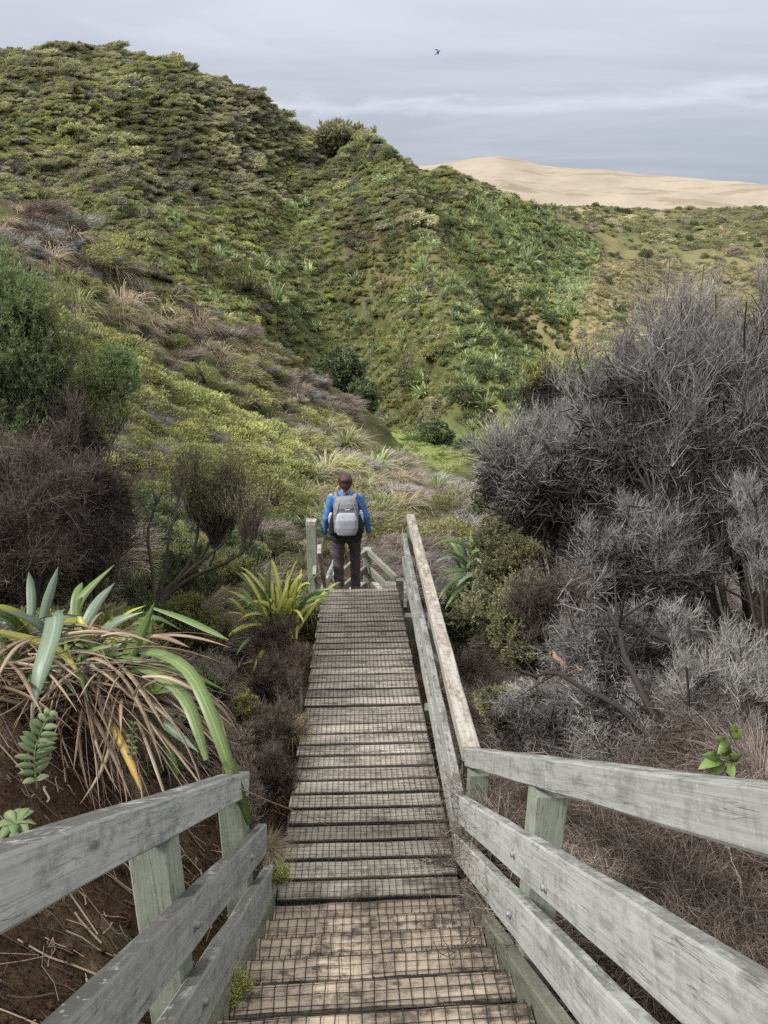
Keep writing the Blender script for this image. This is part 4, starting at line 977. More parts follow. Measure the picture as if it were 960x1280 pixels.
for lab, (px_, py_, s_, key) in zip(['flax clump %s' % w_ for w_ in ('highest on the near slope, above the walker', 'right above the head of the walker', 'just right of the walker\'s shoulder on the slope', 'rightmost of the slope flaxes above the handrail top', 'pale one under the dead grey band of the slope', 'nearest on the slope, left of the walker', 'small one beside the valley floor edge', 'dark one low on the slope behind the handrail end')],
        ((432,560,1.2,'fflaxA'),(470,590,1.3,'fflaxA'),(505,600,1.3,'fflaxA'),(545,615,1.1,'fflaxA'),(340,600,1.0,'fflaxB'),(385,600,.8,'fflaxB'),(500,575,1.1,'fflaxA'),(470,640,.8,'fflaxA'))):
    g, dd = G(px_, py_); o = link('flax_clump', PROTO[key].data, None, Vector(g)); o.scale = (s_,)*3; tag(o, lab, 'flax', 'flax clumps on the near slope')

# ---- left hand side
ct = P(15,450,6.3)
bush('feathery_shrub', 'tall shrub with feathery bright green top and bare brown stems below', 'shrub', groundat(P(40,740,5.6)), ct, (.85,.8,.74), 18, (11,11,9,2), wd=.004, twig='twig_brown', leaf='leaf_bright', leaf_n=15, leafL=.034, leafW=.0075, up=.45, t0=.3, Ls=(.4,.26,.14,.06), leaf_keep=lambda q: q[:,2] > ct[2]-.30+RNG.normal(size=len(q))*.16+.2*np.sin(q[:,0]*5))
ct2 = P(122,505,6.7)
bush('feathery_shrub', 'thin feathery green shrub leaning out right of the tall one', 'shrub', groundat(P(70,740,5.9)), ct2, (.48,.5,.5), 10, (8,9,8,2), wd=.004, twig='twig_brown', leaf='leaf_bright', leaf_n=12, leafL=.034, leafW=.0075, up=.4, t0=.45, leaf_keep=lambda q: q[:,2] > ct2[2]-.15+RNG.normal(size=len(q))*.2+.15*np.sin(q[:,0]*7))
c = P(10,640,5.0); bush('dead_brown_shrub', 'dense dead brown shrub under the feathery green top at the left edge', 'shrub', groundat(P(20,740,4.9)), c, (.62,.6,.5), 15, (10,12,12,3), wd=.0034, twig='twig_brown', up=.15)
c = P(110,640,5.7); bush('dead_brown_shrub', 'dead brown shrub bulging right of the densest one, above upright dark leaves', 'shrub', groundat(P(110,740,5.6)), c, (.46,.5,.42), 13, (10,12,12,3), wd=.0036, twig='twig_brown', up=.2)
c = P(60,560,6.0); bush('dead_brown_shrub', 'mid height tangle of bare brown stems between green top and dead shrubs', 'shrub', groundat(P(60,740,5.8)), c, (.6,.5,.5), 13, (10,11,10,2), wd=.0036, twig='twig_brown', up=.3)
# little broom crowned tree
def curve(pts, K=10):
    pts = np.array(pts); s = np.linspace(0, 1, K); k = np.linspace(0, 1, len(pts)); Q = np.stack([np.interp(s, k, pts[:,i]) for i in range(3)], 1)
    for _ in range(2): Q[1:-1] = (Q[:-2]+2*Q[1:-1]+Q[2:])/4
    return Q
rt = P(188,775,6.6)
br = [curve([rt,P(205,735,6.7),P(240,712,6.8),P(262,690,7.0),P(272,650,7.0),P(272,605,7.0)]), curve([rt,P(205,735,6.7),P(245,705,6.8),P(285,680,6.9),P(300,650,7.1),P(296,615,7.1)]),
      curve([rt,P(200,740,6.7),P(232,720,6.7),P(250,680,6.9),P(248,640,6.9),P(245,612,6.9)]), curve([rt,P(200,735,6.6),P(214,700,6.6),P(205,670,6.6),P(225,640,6.7),P(222,610,6.7)]),
      curve([rt,P(196,740,6.6),P(190,700,6.5),P(180,670,6.5),P(190,640,6.5),P(200,620,6.5)]), curve([rt,P(215,730,6.6),P(255,715,6.6),P(295,700,6.6),P(318,680,6.7),P(325,650,6.7)])]
br = np.array(br)
bush('broom_crowned_tree', 'small wiry tree with curved bare limbs and a round brown broom crown', 'tree', groundat(rt, -.05), P(262,650,6.9), (.62,.5,.5), n=(7,9,9,2), Ls=(.3,.3,.2,.1), wd=.0034, twig='twig_brown', paths=br, leaf='leaf_olive', leaf_n=2, leafL=.022, leafW=.006, up=.5, t0=.62, trunk_r=.022, spread=.45, leaf_keep=lambda q: q[:,2] > P(270,612,7)[2]+RNG.normal(size=len(q))*.05)
c = P(272,632,7.0); u_ = unit(RNG.normal(size=(520,3))); u_[:,2] = np.abs(u_[:,2])*.9+.1; 
o = empty('broom_crown_bush', Vector(P(270,680,7.0)), 'dense round brown ball of twigs tipped olive on a curved limb', 'shrub'); b = Bag(); b0 = P(270,672,7.0)
tip = c+unit(u_)*np.array([.27,.27,.30])*RNG.uniform(.75,1.02,(520,1)); Q = np.stack([b0+RNG.normal(size=(520,3))*.02, (b0+tip)/2+RNG.normal(size=(520,3))*.02+np.array([0,0,-.02]), tip], 1)
b.add(*ribbons(Q-b0, np.array([.006,.005,.003]))); q3 = children(Q, 12, .45, 1, .09, .5, 3, .3); b.add(*ribbons(q3-b0, np.array([.004,.003,.002])))
link('crown', b.mesh('crown', MT['twig_brown']), o)
b = Bag(); qq = q3[(q3[:,-1,2] > c[2]+.02)]; i = np.repeat(np.arange(len(qq)), 3); tt = RNG.uniform(.3,1,len(i))[:,None]; cc = qq[i,0]*(1-tt)+qq[i,-1]*tt
b.add(*leaves(cc-b0, unit(RNG.normal(size=cc.shape)+np.array([0,0,.8])), .022, .007)); link('leaves', b.mesh('leaves', MT['leaf_olive']), o)
link('trunk', (lambda bb: (bb.add(*tubes(curve([P(262,700,6.95)-b0, P(268,686,7)-b0, b0-b0])[None], np.linspace(.013,.008,10)[None], 6)), bb.mesh('trunk', MT['bark'], True))[1])(Bag()), o)
# low green shrubs
for lab, (px_, py_, d_, s_, lf) in zip(('soft dark green shrub between the big flax and the yellow flax', 'dark shrub in the hollow under the wiry tree', 'bluish low shrub beneath the soft green one', 'small olive shrub under the yellow flax leaves', 'olive tuft of scrub behind the yellow flax', 'dark olive shrub close behind the flax thatch'),
        ((242,795,6.2,.40,'leaf_green'),(225,740,7.2,.42,'leaf_dark'),(232,880,5.0,.26,'leaf_dark'),(310,905,5.2,.18,'leaf_olive'),(285,722,8.5,.34,'leaf_olive'),(150,770,6.6,.42,'leaf_dark'))):
    c = P(px_, py_, d_); bush('low_shrub', lab, 'shrub', c+np.array([0,0,-s_*.9]), c, (s_,s_,s_*.8), 12, (9,10,8,0), wd=.0035, twig='twig_brown', leaf=lf, leaf_n=10, leafL=.022, leafW=.006, up=.5, spread=.5)
for lab, (px_, py_, d_, s_) in zip(('dry brown twig clump right under the yellow flax', 'dry twig clump against the stub pile beside the deck', 'dry twig clump beside the lower deck planks', 'dry twig clump just above the end of the left stair rail', 'mauve twig clump left of the lower deck', 'dry twig clump in front of the bluish shrub', 'dry twig clump behind the post of the left stair rail'),
        ((345,800,6.6,.28),(350,850,5.8,.30),(345,915,5.1,.27),(335,985,4.4,.25),(290,935,5.0,.26),(270,860,5.5,.28),(300,1010,3.9,.2))):
    c = P(px_, py_, d_); bush('dry_twig_clump', lab, 'shrub', c+np.array([-.05,0,-s_]), c, (s_,s_,s_*.8), 12, (8,9,9,2), wd=.0028, twig='twig_brown' if px_ > 330 else 'twig_mauve', up=.3)
MT['straw_y'] = leaf_mat('yellowish_dry_grass', [(.20,.17,.06),(.34,.28,.11),(.42,.36,.17)], None)
tm = [blade_mesh('dry_tussock', 700, (.6,1.3), .008, m_, (.4,1.3), (30,88), 6, .25, 0, 95+i) for i, m_ in enumerate(('straw','straw_y','grass'))]
for lab, (px_, py_, d_, s_, j) in zip(('brown yellow grass tussock behind the yellow flax', 'dry tussock at the foot of the yellow flax', 'straw tussock between shrub and deck edge', 'pale tussock under the end of the left top rail', 'yellow tussock half way along the left deck edge', 'green tinged tussock at the left side of the last deck plank'),
        ((318,725,8.3,.4,1),(325,850,6.0,.3,1),(310,960,4.7,.25,0),(335,1050,3.9,.16,0),(365,900,5.5,.2,1),(382,745,8.8,.35,2))):
    v = P(px_, py_, d_); o = link('dry_tussock', tm[j], None, Vector((v[0], v[1], v[2]-s_*.5))); o.scale = (s_,)*3; tag(o, lab, 'tussock')

for i in range(22):
    x_ = -RNG.uniform(.75, 2.3); y_ = RNG.uniform(1.0, 3.1); s_ = RNG.uniform(.08, .17); o = link('bank_tussock', tm[(0,2,0,1)[i%4]], None, (x_, y_, gz(x_, y_)-.01)); o.scale = (s_,)*3; o.rotation_euler = (RNG.normal()*.3, RNG.normal()*.3, RNG.uniform(0,6))
    tag(o, 'small dry grass tuft on the bare soil bank behind the left stair rail', 'tussock', 'grass tufts on the soil bank')
# ---- flax made leaf by leaf
def flax_leaf(pts, w, mat, n=14, fold=.3, wprof=(.55,.9,1,.75,.04), twist=.25, up=(0,0,1)):
    Q = np.array(pts, float); s = np.linspace(0, 1, n); k = np.linspace(0, 1, len(Q))
    C = np.stack([np.interp(s, k, Q[:,i]) for i in range(3)], 1)
    for _ in range(3): C[1:-1] = (C[:-2]+2*C[1:-1]+C[2:])/4
    T = tangents(C[None])[0]; th = RNG.normal()*twist
    S = unit(np.cross(T, np.broadcast_to(A(up), T.shape))); Nn = np.cross(S, T)
    S, Nn = S*math.cos(th)+Nn*math.sin(th), Nn*math.cos(th)-S*math.sin(th)
    W_ = w*.5*np.interp(s, np.linspace(0,1,len(wprof)), wprof)[:,None]
    V_ = np.stack([C-S*W_+Nn*W_*fold, C, C+S*W_+Nn*W_*fold], 1); V2 = V_-Nn[:,None]*.0012
    V_ = np.concatenate([V_.reshape(-1,3), V2.reshape(-1,3)]); m = n*3; b_ = np.arange(n)*3; F_ = []
    for i in range(n-1):
        a = b_[i]; c_ = b_[i+1]
        F_ += [(a,a+1,c_+1,c_),(a+1,a+2,c_+2,c_+1),(m+a+1,m+a,m+c_,m+c_+1),(m+a+2,m+a+1,m+c_+1,m+c_+2),(a,c_,m+c_,m+a),(a+2,m+a+2,m+c_+2,c_+2)]
    return V_, np.array(F_)
def flaxmat(name, a, b_, mid, edge=None):
    t = NT(name); geo = t.n('ShaderNodeNewGeometry'); tc = t.n('ShaderNodeTexCoord'); at = t.n('ShaderNodeAttribute', attribute_name='across')
    c = t.ramp(geo.outputs['Random Per Island'], [(0, a), (.5, b_), (1, mid)])
    nz = t.noise(tc.outputs['Object'], 3.0, 3); n2 = t.noise(t.mapping(tc.outputs['Object'], (1,1,1)), 55, 3, .6)
    c = t.mix(t.math('MULTIPLY', t.step(nz, .45, .7), .45), c, mid)
    c = t.mix(t.math('MULTIPLY', t.step(n2, .55, .7), .25), c, tuple(x*.6 for x in a))
    c = t.mix(t.math('MULTIPLY', t.step(t.noise(tc.outputs['Object'], 11, 2), .68, .73), .6), c, (.30,.24,.12))
    cx = t.n('ShaderNodeCombineXYZ'); t.l(t.math('MULTIPLY', at.outputs['Fac'], 9), cx.inputs[0]); t.l(t.math('MULTIPLY', geo.outputs['Random Per Island'], 50), cx.inputs[1])
    vein = t.noise(cx.outputs[0], 1.0, 4, .7)
    c = t.mix(t.math('MULTIPLY', t.step(vein, .4, .62), .45), c, tuple(x*.5 for x in a))
    rib = t.math('SUBTRACT', 1.0, t.step(t.math('ABSOLUTE', at.outputs['Fac']), 0, .12)); c = t.mix(t.math('MULTIPLY', rib, .5), c, tuple(min(1,x*1.5) for x in mid))
    d = t.n('ShaderNodeBsdfPrincipled'); t.l(c, d.inputs['Base Color']); d.inputs['Roughness'].default_value = .42; d.inputs['Specular IOR Level'].default_value = .5
    tr = t.n('ShaderNodeBsdfTranslucent'); t.l(c, tr.inputs['Color']); mx = t.n('ShaderNodeMixShader'); mx.inputs[0].default_value = .22
    t.l(d.outputs[0], mx.inputs[1]); t.l(tr.outputs[0], mx.inputs[2]); t.l(mx.outputs[0], t.out.inputs['Surface']); return t.m
MT['fl_green'] = flaxmat('broad_flax_green', (.10,.165,.045), (.15,.22,.07), (.23,.30,.12))
MT['fl_blue'] = flaxmat('broad_flax_bluegreen', (.13,.19,.13), (.20,.27,.19), (.28,.35,.26))
MT['fl_yellow'] = flaxmat('yellow_flax', (.26,.32,.05), (.42,.44,.09), (.60,.56,.18))
MT['fl_orange'] = flaxmat('orange_flax', (.50,.28,.05), (.55,.36,.10), (.42,.40,.12))
MT['fl_dead'] = flaxmat('dead_flax', (.14,.092,.058), (.30,.215,.14), (.48,.38,.27))
def across(me):
    n_ = len(me.vertices); a_ = me.attributes.new('across', 'FLOAT', 'POINT'); a_.data.foreach_set('value', np.tile([-1.,0,1.], n_//3+1)[:n_].astype(np.float32)); return me
bf = empty('big_flax', Vector(P(95,820,3.5)), 'big broad leaved flax with green blades over a thatch of tan dead leaves', 'flax')
def add_leaf(par, pts, w, mat, **k):
    if 'up' not in k:
        p_ = np.array(pts); vw = unit(-p_.mean(0)); dr_ = unit(p_[-1]-p_[0]); k['up'] = unit(vw*.8+A([0,0,.6]))
    V_, F_ = flax_leaf(pts, w, MT[mat], **k)
    me = mesh_np('leaf', V_-A(par.location), F_, MT[mat], smooth=False); across(me); o = link('leaf', me, par); return o
HERO = [
 ([(60,815,3.6),(62,775,3.5),(72,762,3.35),(66,800,3.2),(48,845,3.1),(43,884,3.08)], .075, 'fl_blue', (.5,.8,1,1,.9,.05)),
 ([(125,872,3.5),(145,845,3.45),(165,815,3.4),(180,785,3.35),(193,753,3.3)], .062, 'fl_green', None),
 ([(112,868,3.5),(140,850,3.5),(170,818,3.45),(188,800,3.45),(191,772,3.4)], .05, 'fl_green', None),
 ([(100,808,3.6),(150,808,3.5),(200,815,3.35),(235,828,3.2),(250,860,3.1),(268,905,3.02),(284,950,2.98),(290,975,2.98)], .054, 'fl_green', (.5,.8,.9,1,1,.9,.5)),
 ([(105,825,3.55),(155,824,3.45),(200,842,3.3),(232,868,3.2),(245,905,3.1),(258,950,3.05)], .054, 'fl_green', (.5,.8,1,1,.9,.4)),
 ([(125,872,3.5),(165,866,3.4),(200,862,3.3),(238,860,3.2)], .056, 'fl_green', (.5,.9,1,.9,.05)),
 ([(160,872,3.5),(195,895,3.4),(225,920,3.3),(248,940,3.2)], .04, 'fl_blue', None),
 ([(105,810,3.6),(135,790,3.55),(160,765,3.5),(182,757,3.45)], .022, 'fl_yellow', None),
 ([(190,760,3.9),(225,772,3.85),(260,788,3.8),(286,800,3.75)], .04, 'fl_green', (.3,.8,1,.8,.05)),
 ([(75,800,4.1),(90,770,4.15),(105,742,4.2),(143,706,4.3)], .055, 'fl_green', None),
 ([(95,800,4.1),(110,775,4.15),(122,752,4.2),(144,728,4.3)], .06, 'fl_blue', None),
 ([(98,790,4.1),(94,765,4.15),(97,740,4.2),(103,728,4.25)], .06, 'fl_green', None),
 ([(35,790,4.2),(40,760,4.25),(38,730,4.3),(36,715,4.3)], .05, 'fl_blue', None),
 ([(50,790,4.2),(56,760,4.25),(64,735,4.3),(73,708,4.35)], .055, 'fl_blue', None),
 ([(55,850,3.55),(45,810,3.5),(25,780,3.4),(5,765,3.3),(-30,768,3.2)], .05, 'fl_green', None),
 ([(60,845,3.5),(52,805,3.45),(35,775,3.4),(10,760,3.3),(-20,755,3.2)], .045, 'fl_yellow', None),
 ([(20,840,3.5),(30,800,3.45),(15,775,3.4),(-15,770,3.3)], .045, 'fl_blue', None),
 ([(75,850,3.5),(70,810,3.45),(58,785,3.4),(30,770,3.3),(0,762,3.2)], .045, 'fl_blue', None),
 ([(60,848,3.5),(72,820,3.45),(76,800,3.4),(74,782,3.4)], .04, 'fl_green', None),
 ([(30,850,3.4),(20,820,3.35),(8,800,3.3),(-10,800,3.2)], .04, 'fl_green', None),
 ([(123,890,3.35),(140,905,3.3),(155,935,3.22),(168,965,3.18),(176,988,3.16)], .034, 'fl_orange', None),
 ([(190,885,3.5),(205,920,3.45),(220,960,3.4),(222,975,3.4)], .035, 'fl_green', None),
 ([(285,950,2.98),(298,985,3.0),(306,1010,3.05),(312,1030,3.1)], .05, 'fl_green', (1,.9,.8,.7,.5)),
 ([(0,790,3.2),(40,800,3.3),(80,815,3.35),(104,850,3.3)], .04, 'fl_yellow', None)]
for pts, w_, m_, wp in HERO:
    add_leaf(bf, [P(*q) for q in pts], w_, m_, **({'wprof': wp} if wp else {}))
for i in range(58):
    az_ = RNG.uniform(0, 6.28); el_ = R(RNG.uniform(25, 75)); Ln = RNG.uniform(.35, .8); b0_ = P(RNG.uniform(20, 135), RNG.uniform(830, 862), RNG.uniform(3.4, 3.75))
    if math.sin(az_) < -.6 and el_ > R(55): el_ = R(40)
    d = A([math.cos(az_)*math.cos(el_), math.sin(az_)*math.cos(el_)*.6, math.sin(el_)*.62]); h_ = A([math.cos(az_), math.sin(az_)*.6, 0]); sg = RNG.uniform(.1, .5)*Ln
    add_leaf(bf, [b0_, b0_+d*Ln*.35, b0_+d*Ln*.7+h_*.03-A([0,0,sg*.2]), b0_+d*Ln+h_*.10-A([0,0,sg])], RNG.uniform(.028,.05), ['fl_green','fl_green','fl_blue','fl_yellow'][i%4])
# the thatch of dead leaves
b = Bag(); cr = P(95,830,3.6)
for i in range(760):
    sx = RNG.uniform(-150, 105); st = P(80+sx*.75, 835+RNG.uniform(-25, 40)+abs(sx)*.12, 3.55+RNG.uniform(-.2,.25))
    side = (sx/110)+RNG.normal()*.65; Ln = RNG.uniform(.18, .62)
    d = A([side*.8, -.5+RNG.normal()*.35, 0]); q1 = st+d*Ln*.4+A([0,0,.03-.05*RNG.random()]); q2 = st+d*Ln*.75+A([0,0,-.25*Ln]); q3 = st+d*Ln+A([RNG.normal()*.06,0,-.50*Ln])
    if i % 3 == 0:
        az_ = RNG.uniform(0, 6.28); d = A([math.cos(az_), math.sin(az_)*.6, 0]); st = P(RNG.uniform(-40, 180), RNG.uniform(790, 880), RNG.uniform(3.2, 3.7)); q1 = st+d*Ln*.3+A([0,0,.03]); q2 = st+d*Ln*.6+A([0,0,.0]); q3 = st+d*Ln*.9-A([0,0,.12*Ln])
    Q = [st]
    for q in (q1, q2, q3):
        g_ = gz(q[0], q[1])+RNG.uniform(.01, .1); Q.append(A([min(q[0], -.62-.02*q[1]), q[1], max(q[2], g_)]))
    V_, F_ = flax_leaf(Q, RNG.uniform(.004, .021), None, n=8, fold=RNG.uniform(-.5,.6), twist=.9); b.add(V_-A(bf.location), F_)
link('dead_leaves', across(b.mesh('dead_leaves', MT['fl_dead'])), bf)
def flax_plant(label, base, n, Lr, w, mats, tips, spread=.25, group=None):
    o = empty('flax', Vector(base), label, 'flax', group); base = A(base); mats = list(mats)
    for i in range(n):
        if tips and i < len(tips): tp = tips[i]
        else:
            az = RNG.uniform(0, 6.28); e = R(RNG.uniform(30, 80)); Ln = RNG.uniform(*Lr); tp = base+A([math.cos(az)*math.cos(e), math.sin(az)*math.cos(e), math.sin(e)*.8])*Ln
        tp = A(tp); b0 = base+A([RNG.normal(), RNG.normal(), 0])*spread*.3
        md = (b0+tp)/2+A([0,0,1])*np.linalg.norm(tp-b0)*RNG.uniform(.1,.3)+RNG.normal(size=3)*.02
        m2 = tp*.75+md*.25+A([0,0,.04])
        add_leaf(o, [b0, md*.6+b0*.4, md, m2, tp], w*RNG.uniform(.7,1.2), mats[i % len(mats)], n=10)
    return o
tp = [P(a,b_,c_) for a,b_,c_ in ((285,748,6.7),(320,715,6.9),(338,700,6.9),(360,715,7.0),(372,700,7.1),(395,705,7.2),(385,735,7.2),(282,800,6.5),(295,820,6.3),(300,775,6.6),(316,840,6.2),(300,735,6.8),(392,760,7.2),(345,730,7),(355,740,7),(330,735,6.9))]
flax_plant('yellow green flax growing beside the left edge of the boardwalk', P(350,795,6.9), 52, (.45,.85), .038, ('fl_yellow','fl_yellow','fl_green'), tp)
tp = [P(a,b_,c_-1.6) for a,b_,c_ in ((541,683,9.3),(540,706,9.3),(543,728,9.2),(548,750,9.1),(560,700,9.3),(556,762,9.1),(600,720,9.6),(575,672,9.6),(606,690,9.6),(590,740,9.3),(570,735,9.2),(552,690,9.3))]
flax_plant('arching green flax beyond the long handrail, leaves bending left', P(592,715,8.0), 20, (.35,.55), .05, ('fl_green','fl_blue','fl_green'), tp)
flax_plant('dark upright flax in the shade behind the big flax', P(30,790,5.2), 14, (.5,.8), .05, ('fl_blue','fl_green'), None)

# ---- small leafy plants
def pinnate(label, name, pts, n, L_, w_, mat, cat):
    Q = curve(pts, n); b = Bag(); b.add(*tubes((Q-Q[0])[None], np.linspace(.0035,.0015,n)[None], 5)); T = tangents(Q[None])[0]
    st = link(name, b.mesh('stem', MT[mat], True), None, Vector(Q[0])); tag(st, label, cat)
    view = unit(-Q); 
    b = Bag()
    for i in range(1, n):
        for s_ in (-1, 1):
            sd = unit(np.cross(T[i], view[i]))*s_; d = unit(sd*.9+T[i]*.5+RNG.normal(size=3)*.15+A([0,0,-.1])); l_ = L_*math.sin(math.pi*(i/n*.8+.15))
            V_, F_ = flax_leaf([Q[i], Q[i]+d*l_*.5+A([0,0,.004]), Q[i]+d*l_+A([0,0,-.006])], w_, None, n=6, fold=.2, wprof=(.2,.9,1,.8,.05), twist=.3, up=view[i]); b.add(V_-Q[0], F_)
    link('leaflets', b.mesh('leaflets', MT[mat]), st); return st
pinnate('upright fern frond growing out of the thatch at the left edge', 'fern', [P(46,985,2.85),P(42,950,2.82),P(46,925,2.8),P(62,892,2.8)], 12, .075, .024, 'fern', 'fern')
pinnate('tiny fern frond under the orange flax leaf', 'fern', [P(165,950,3.2),P(164,930,3.2),P(167,905,3.2)], 7, .03, .013, 'fern', 'fern')
def rosette(label, ctr, n, L_, w_, mat, name='leafy_seedling', cat='seedling', flat=.5):
    o = empty(name, Vector(ctr), label, cat); b = Bag(); ctr = A(ctr)
    for i in range(n):
        az = i*2.4+RNG.normal()*.2; d = unit(A([math.cos(az), math.sin(az), flat+RNG.normal()*.2])); 
        V_, F_ = flax_leaf([ctr*0, d*L_*.5+A([0,0,.01]), d*L_+A([0,0,-.02])], w_, None, n=7, fold=.15, wprof=(.15,.8,1,.85,.1)); b.add(V_, F_)
    link('leaves', b.mesh('leaves', MT[mat]), o); return o
rosette('low rosette of light green leaves under the fern', P(20,1030,2.75), 11, .075, .035, 'fern')
rosette('bright green leafy seedling in the middle of the big flax', P(92,805,3.4), 14, .08, .032, 'leaf_sprig')
sp_ = empty('leafy_sprig', Vector(P(900,975,3.2)), 'bright green broad leaved sprig poking up behind the right stair rail', 'sprig')
b = Bag(); b.add(*tubes(np.array([curve([P(912,985,3.25),P(908,960,3.2),P(915,918,3.2)]), curve([P(908,965,3.2),P(900,955,3.2),P(888,940,3.2)])])-A(sp_.location), np.linspace(.004,.002,10)[None], 5)); link('stem', b.mesh('stem', MT['bark'], True), sp_)
for (a0,b0,a1,b1,w_) in ((908,925,900,938,.05),(915,922,925,915,.045),(905,928,897,925,.04),(915,918,918,908,.03),(900,948,880,958,.055),(900,948,884,945,.045),(902,952,892,965,.05),(908,950,922,945,.04),(904,945,910,935,.04),(908,955,915,968,.045),(896,956,886,968,.04)):
    p0 = P(a0,b0,3.2); p1 = P(a1,b1,3.12+RNG.uniform(-.04,.04)); add_leaf(sp_, [p0, (p0+p1)/2+A([0,-.01,.012]), p1+(p1-p0)*.35], w_, 'leaf_sprig', n=7, wprof=(.15,.85,1,.7,.04), up=unit(-p0), twist=.3, fold=.15)
for lab, (px_, py_, d_, s_) in zip(('mossy green weed tuft at the top of the left stringer', 'wispy green weed beside the lowest step on the left', 'reddish dry weed at the foot of the right corner post', 'green tuft under the right lower rail', 'green weed on the soil at the lower left corner'),
        ((350,1100,3.72,.055),(296,1244,2.5,.05),(590,1070,3.9,.09),(612,1100,3.95,.07),(30,1225,2.6,.13))):
    c = P(px_, py_, d_); red = 'reddish' in lab
    bush('weed', lab, 'weed', c+np.array([0,0,-s_*.5]), c, (s_*1.1,s_*1.1,s_*.35), 9, (5,5,5,0), wd=.0012, cull=False, Ls=(.8,.45,.3,.1), spread=1.0, twig='twig_mauve' if red else 'grass', bark='twig_brown', leaf=None if red else 'leaf_green', leaf_n=3, leafL=.010, leafW=.003, up=.5, trunk_r=.0016)
Q = curve([P(296,984,2.95),P(340,1003,3.05),P(380,1018,3.2),P(415,1034,3.35)]); b = Bag(); b.add(*tubes((Q-Q[0])[None], np.linspace(.0035,.0012,10)[None], 5)); tag(link('dry_stalk', b.mesh('dry_stalk', MT['orangewood']), None, Vector(Q[0])), 'thin orange dry stalk poking over the deck from the left rail', 'stalk')

for lab, (px_, py_, d_, s_) in zip(('dark grey dead shrub overhanging the corner where the two right rails meet', 'grey dead shrub pressing down on the middle of the right stair rail', 'dark dead shrub in the shade left of the leafy sprig'), ((690,915,4.9,.5),(800,905,4.3,.46),(860,950,3.9,.3))):
    c = P(px_, py_, d_); bush('dead_shrub', lab, 'shrub', c-np.array([-.2,0,s_]), c, (s_,s_,s_*.62), 13, (10,12,11,2), wd=.0036, twig='twig_grey' if s_ > .4 else 'twig_brown', up=-.05)
# ---- undergrowth near the walk and litter on the bank
def walk_c(x, y): return x-(.039-.0387*y)
n = 5200; x = RNG.uniform(-13.5, 13.5, n); y = RNG.uniform(-1, 14.2, n); r = np.hypot(x, y); c_ = walk_c(x, y)
ok = (r < 14.3) & ((np.abs(c_) > .95) | (y > 11.8)) & ~((c_ < 0) & (y < 3.6) & (c_ > -3.2)) & ~((c_ > 0) & (c_ < 1.2) & (y < 3.3))
x = x[ok]; y = y[ok]; z = H(x, y); BUCK.clear()
pt = fbm(x/2, y/2, 3); near = np.hypot(x, y) < 7; L_ = walk_c(x, y) < 0
choose(L_ & (pt > 0), x, y, z, 'undergrowth', S1(('ftuftA',2,.5),('ftuftB',2,.5),('finet1',1.5,.3),('fineg0',1.2,.28),('fined0',1,.28)), 1.0, .25)
choose(L_ & (pt <= 0), x, y, z, 'undergrowth', S1(('ftuftB',2,.45),('finet1',1.5,.3),('finet0',1,.3),('fineg2',1.2,.3),('fined0',1,.3)), 1.0, .25)
choose(~L_, x, y, z, 'undergrowth', S1(('ftuftB',1.2,.5),('finet1',3,.36),('finet0',2.5,.36),('fined0',.4,.3)), 1.0, .25)
for (nm, key), lst in BUCK.items():
    scatter(nm, np.concatenate([l_[0] for l_ in lst]), key, np.concatenate([l_[1] for l_ in lst]), np.concatenate([l_[2] for l_ in lst]))
# litter: dead leaf strips and twigs lying on the soil
b = Bag(); n = 5200; x = -RNG.uniform(.55, 3.4, n); y = RNG.uniform(.6, 4.2, n); az = RNG.uniform(0, 6.28, n); Ln = RNG.uniform(.05, .32, n)*(RNG.random(n)**.5)
s = np.linspace(-.5, .5, 4); X = x[:,None]+np.cos(az)[:,None]*Ln[:,None]*s+RNG.normal(size=(n,4))*.006; Y = y[:,None]+np.sin(az)[:,None]*Ln[:,None]*s+RNG.normal(size=(n,4))*.006
Z = H(X.ravel(), Y.ravel()).reshape(X.shape)+.006+RNG.random((n,4))*.02; Q = np.stack([X,Y,Z],-1); h_ = n//7
b.add(*ribbons(Q[:h_], RNG.uniform(.002,.008,(h_,1)), roll=(0,0,1)), 0); b.add(*ribbons(Q[h_:], RNG.uniform(.0015,.005,(n-h_,1))), 1)
b.add(*ribbons(Q[h_:h_+500]+A([0,0,.015]), RNG.uniform(.001,.003,(500,1))), 2)
tag(link('leaf_litter', b.mesh('leaf_litter', [MT['fl_dead'], MT['twig_brown'], MT['twig_pale']])), kind='stuff')
# ================================================================= the walker
def sform(sec, n=24, e=2.4, axis='z'):
    """lofted rounded body: sections (t, cx, cy, rx, ry) along an axis"""
    V_ = []; m = len(sec)
    for (t_, cx, cy, rx, ry) in sec:
        for k in range(n):
            q = 2*math.pi*k/n; c = math.cos(q); s = math.sin(q)
            V_.append((cx+rx*math.copysign(abs(c)**(2/e), c), cy+ry*math.copysign(abs(s)**(2/e), s), t_))
    F_ = [(i*n+k, i*n+(k+1)%n, (i+1)*n+(k+1)%n, (i+1)*n+k) for i in range(m-1) for k in range(n)]
    b0 = len(V_); V_.append((sec[0][1], sec[0][2], sec[0][0])); V_.append((sec[-1][1], sec[-1][2], sec[-1][0]))
    T_ = [(b0, (k+1)%n, k) for k in range(n)]+[(b0+1, (m-1)*n+k, (m-1)*n+(k+1)%n) for k in range(n)]
    return np.array(V_, float), F_, T_
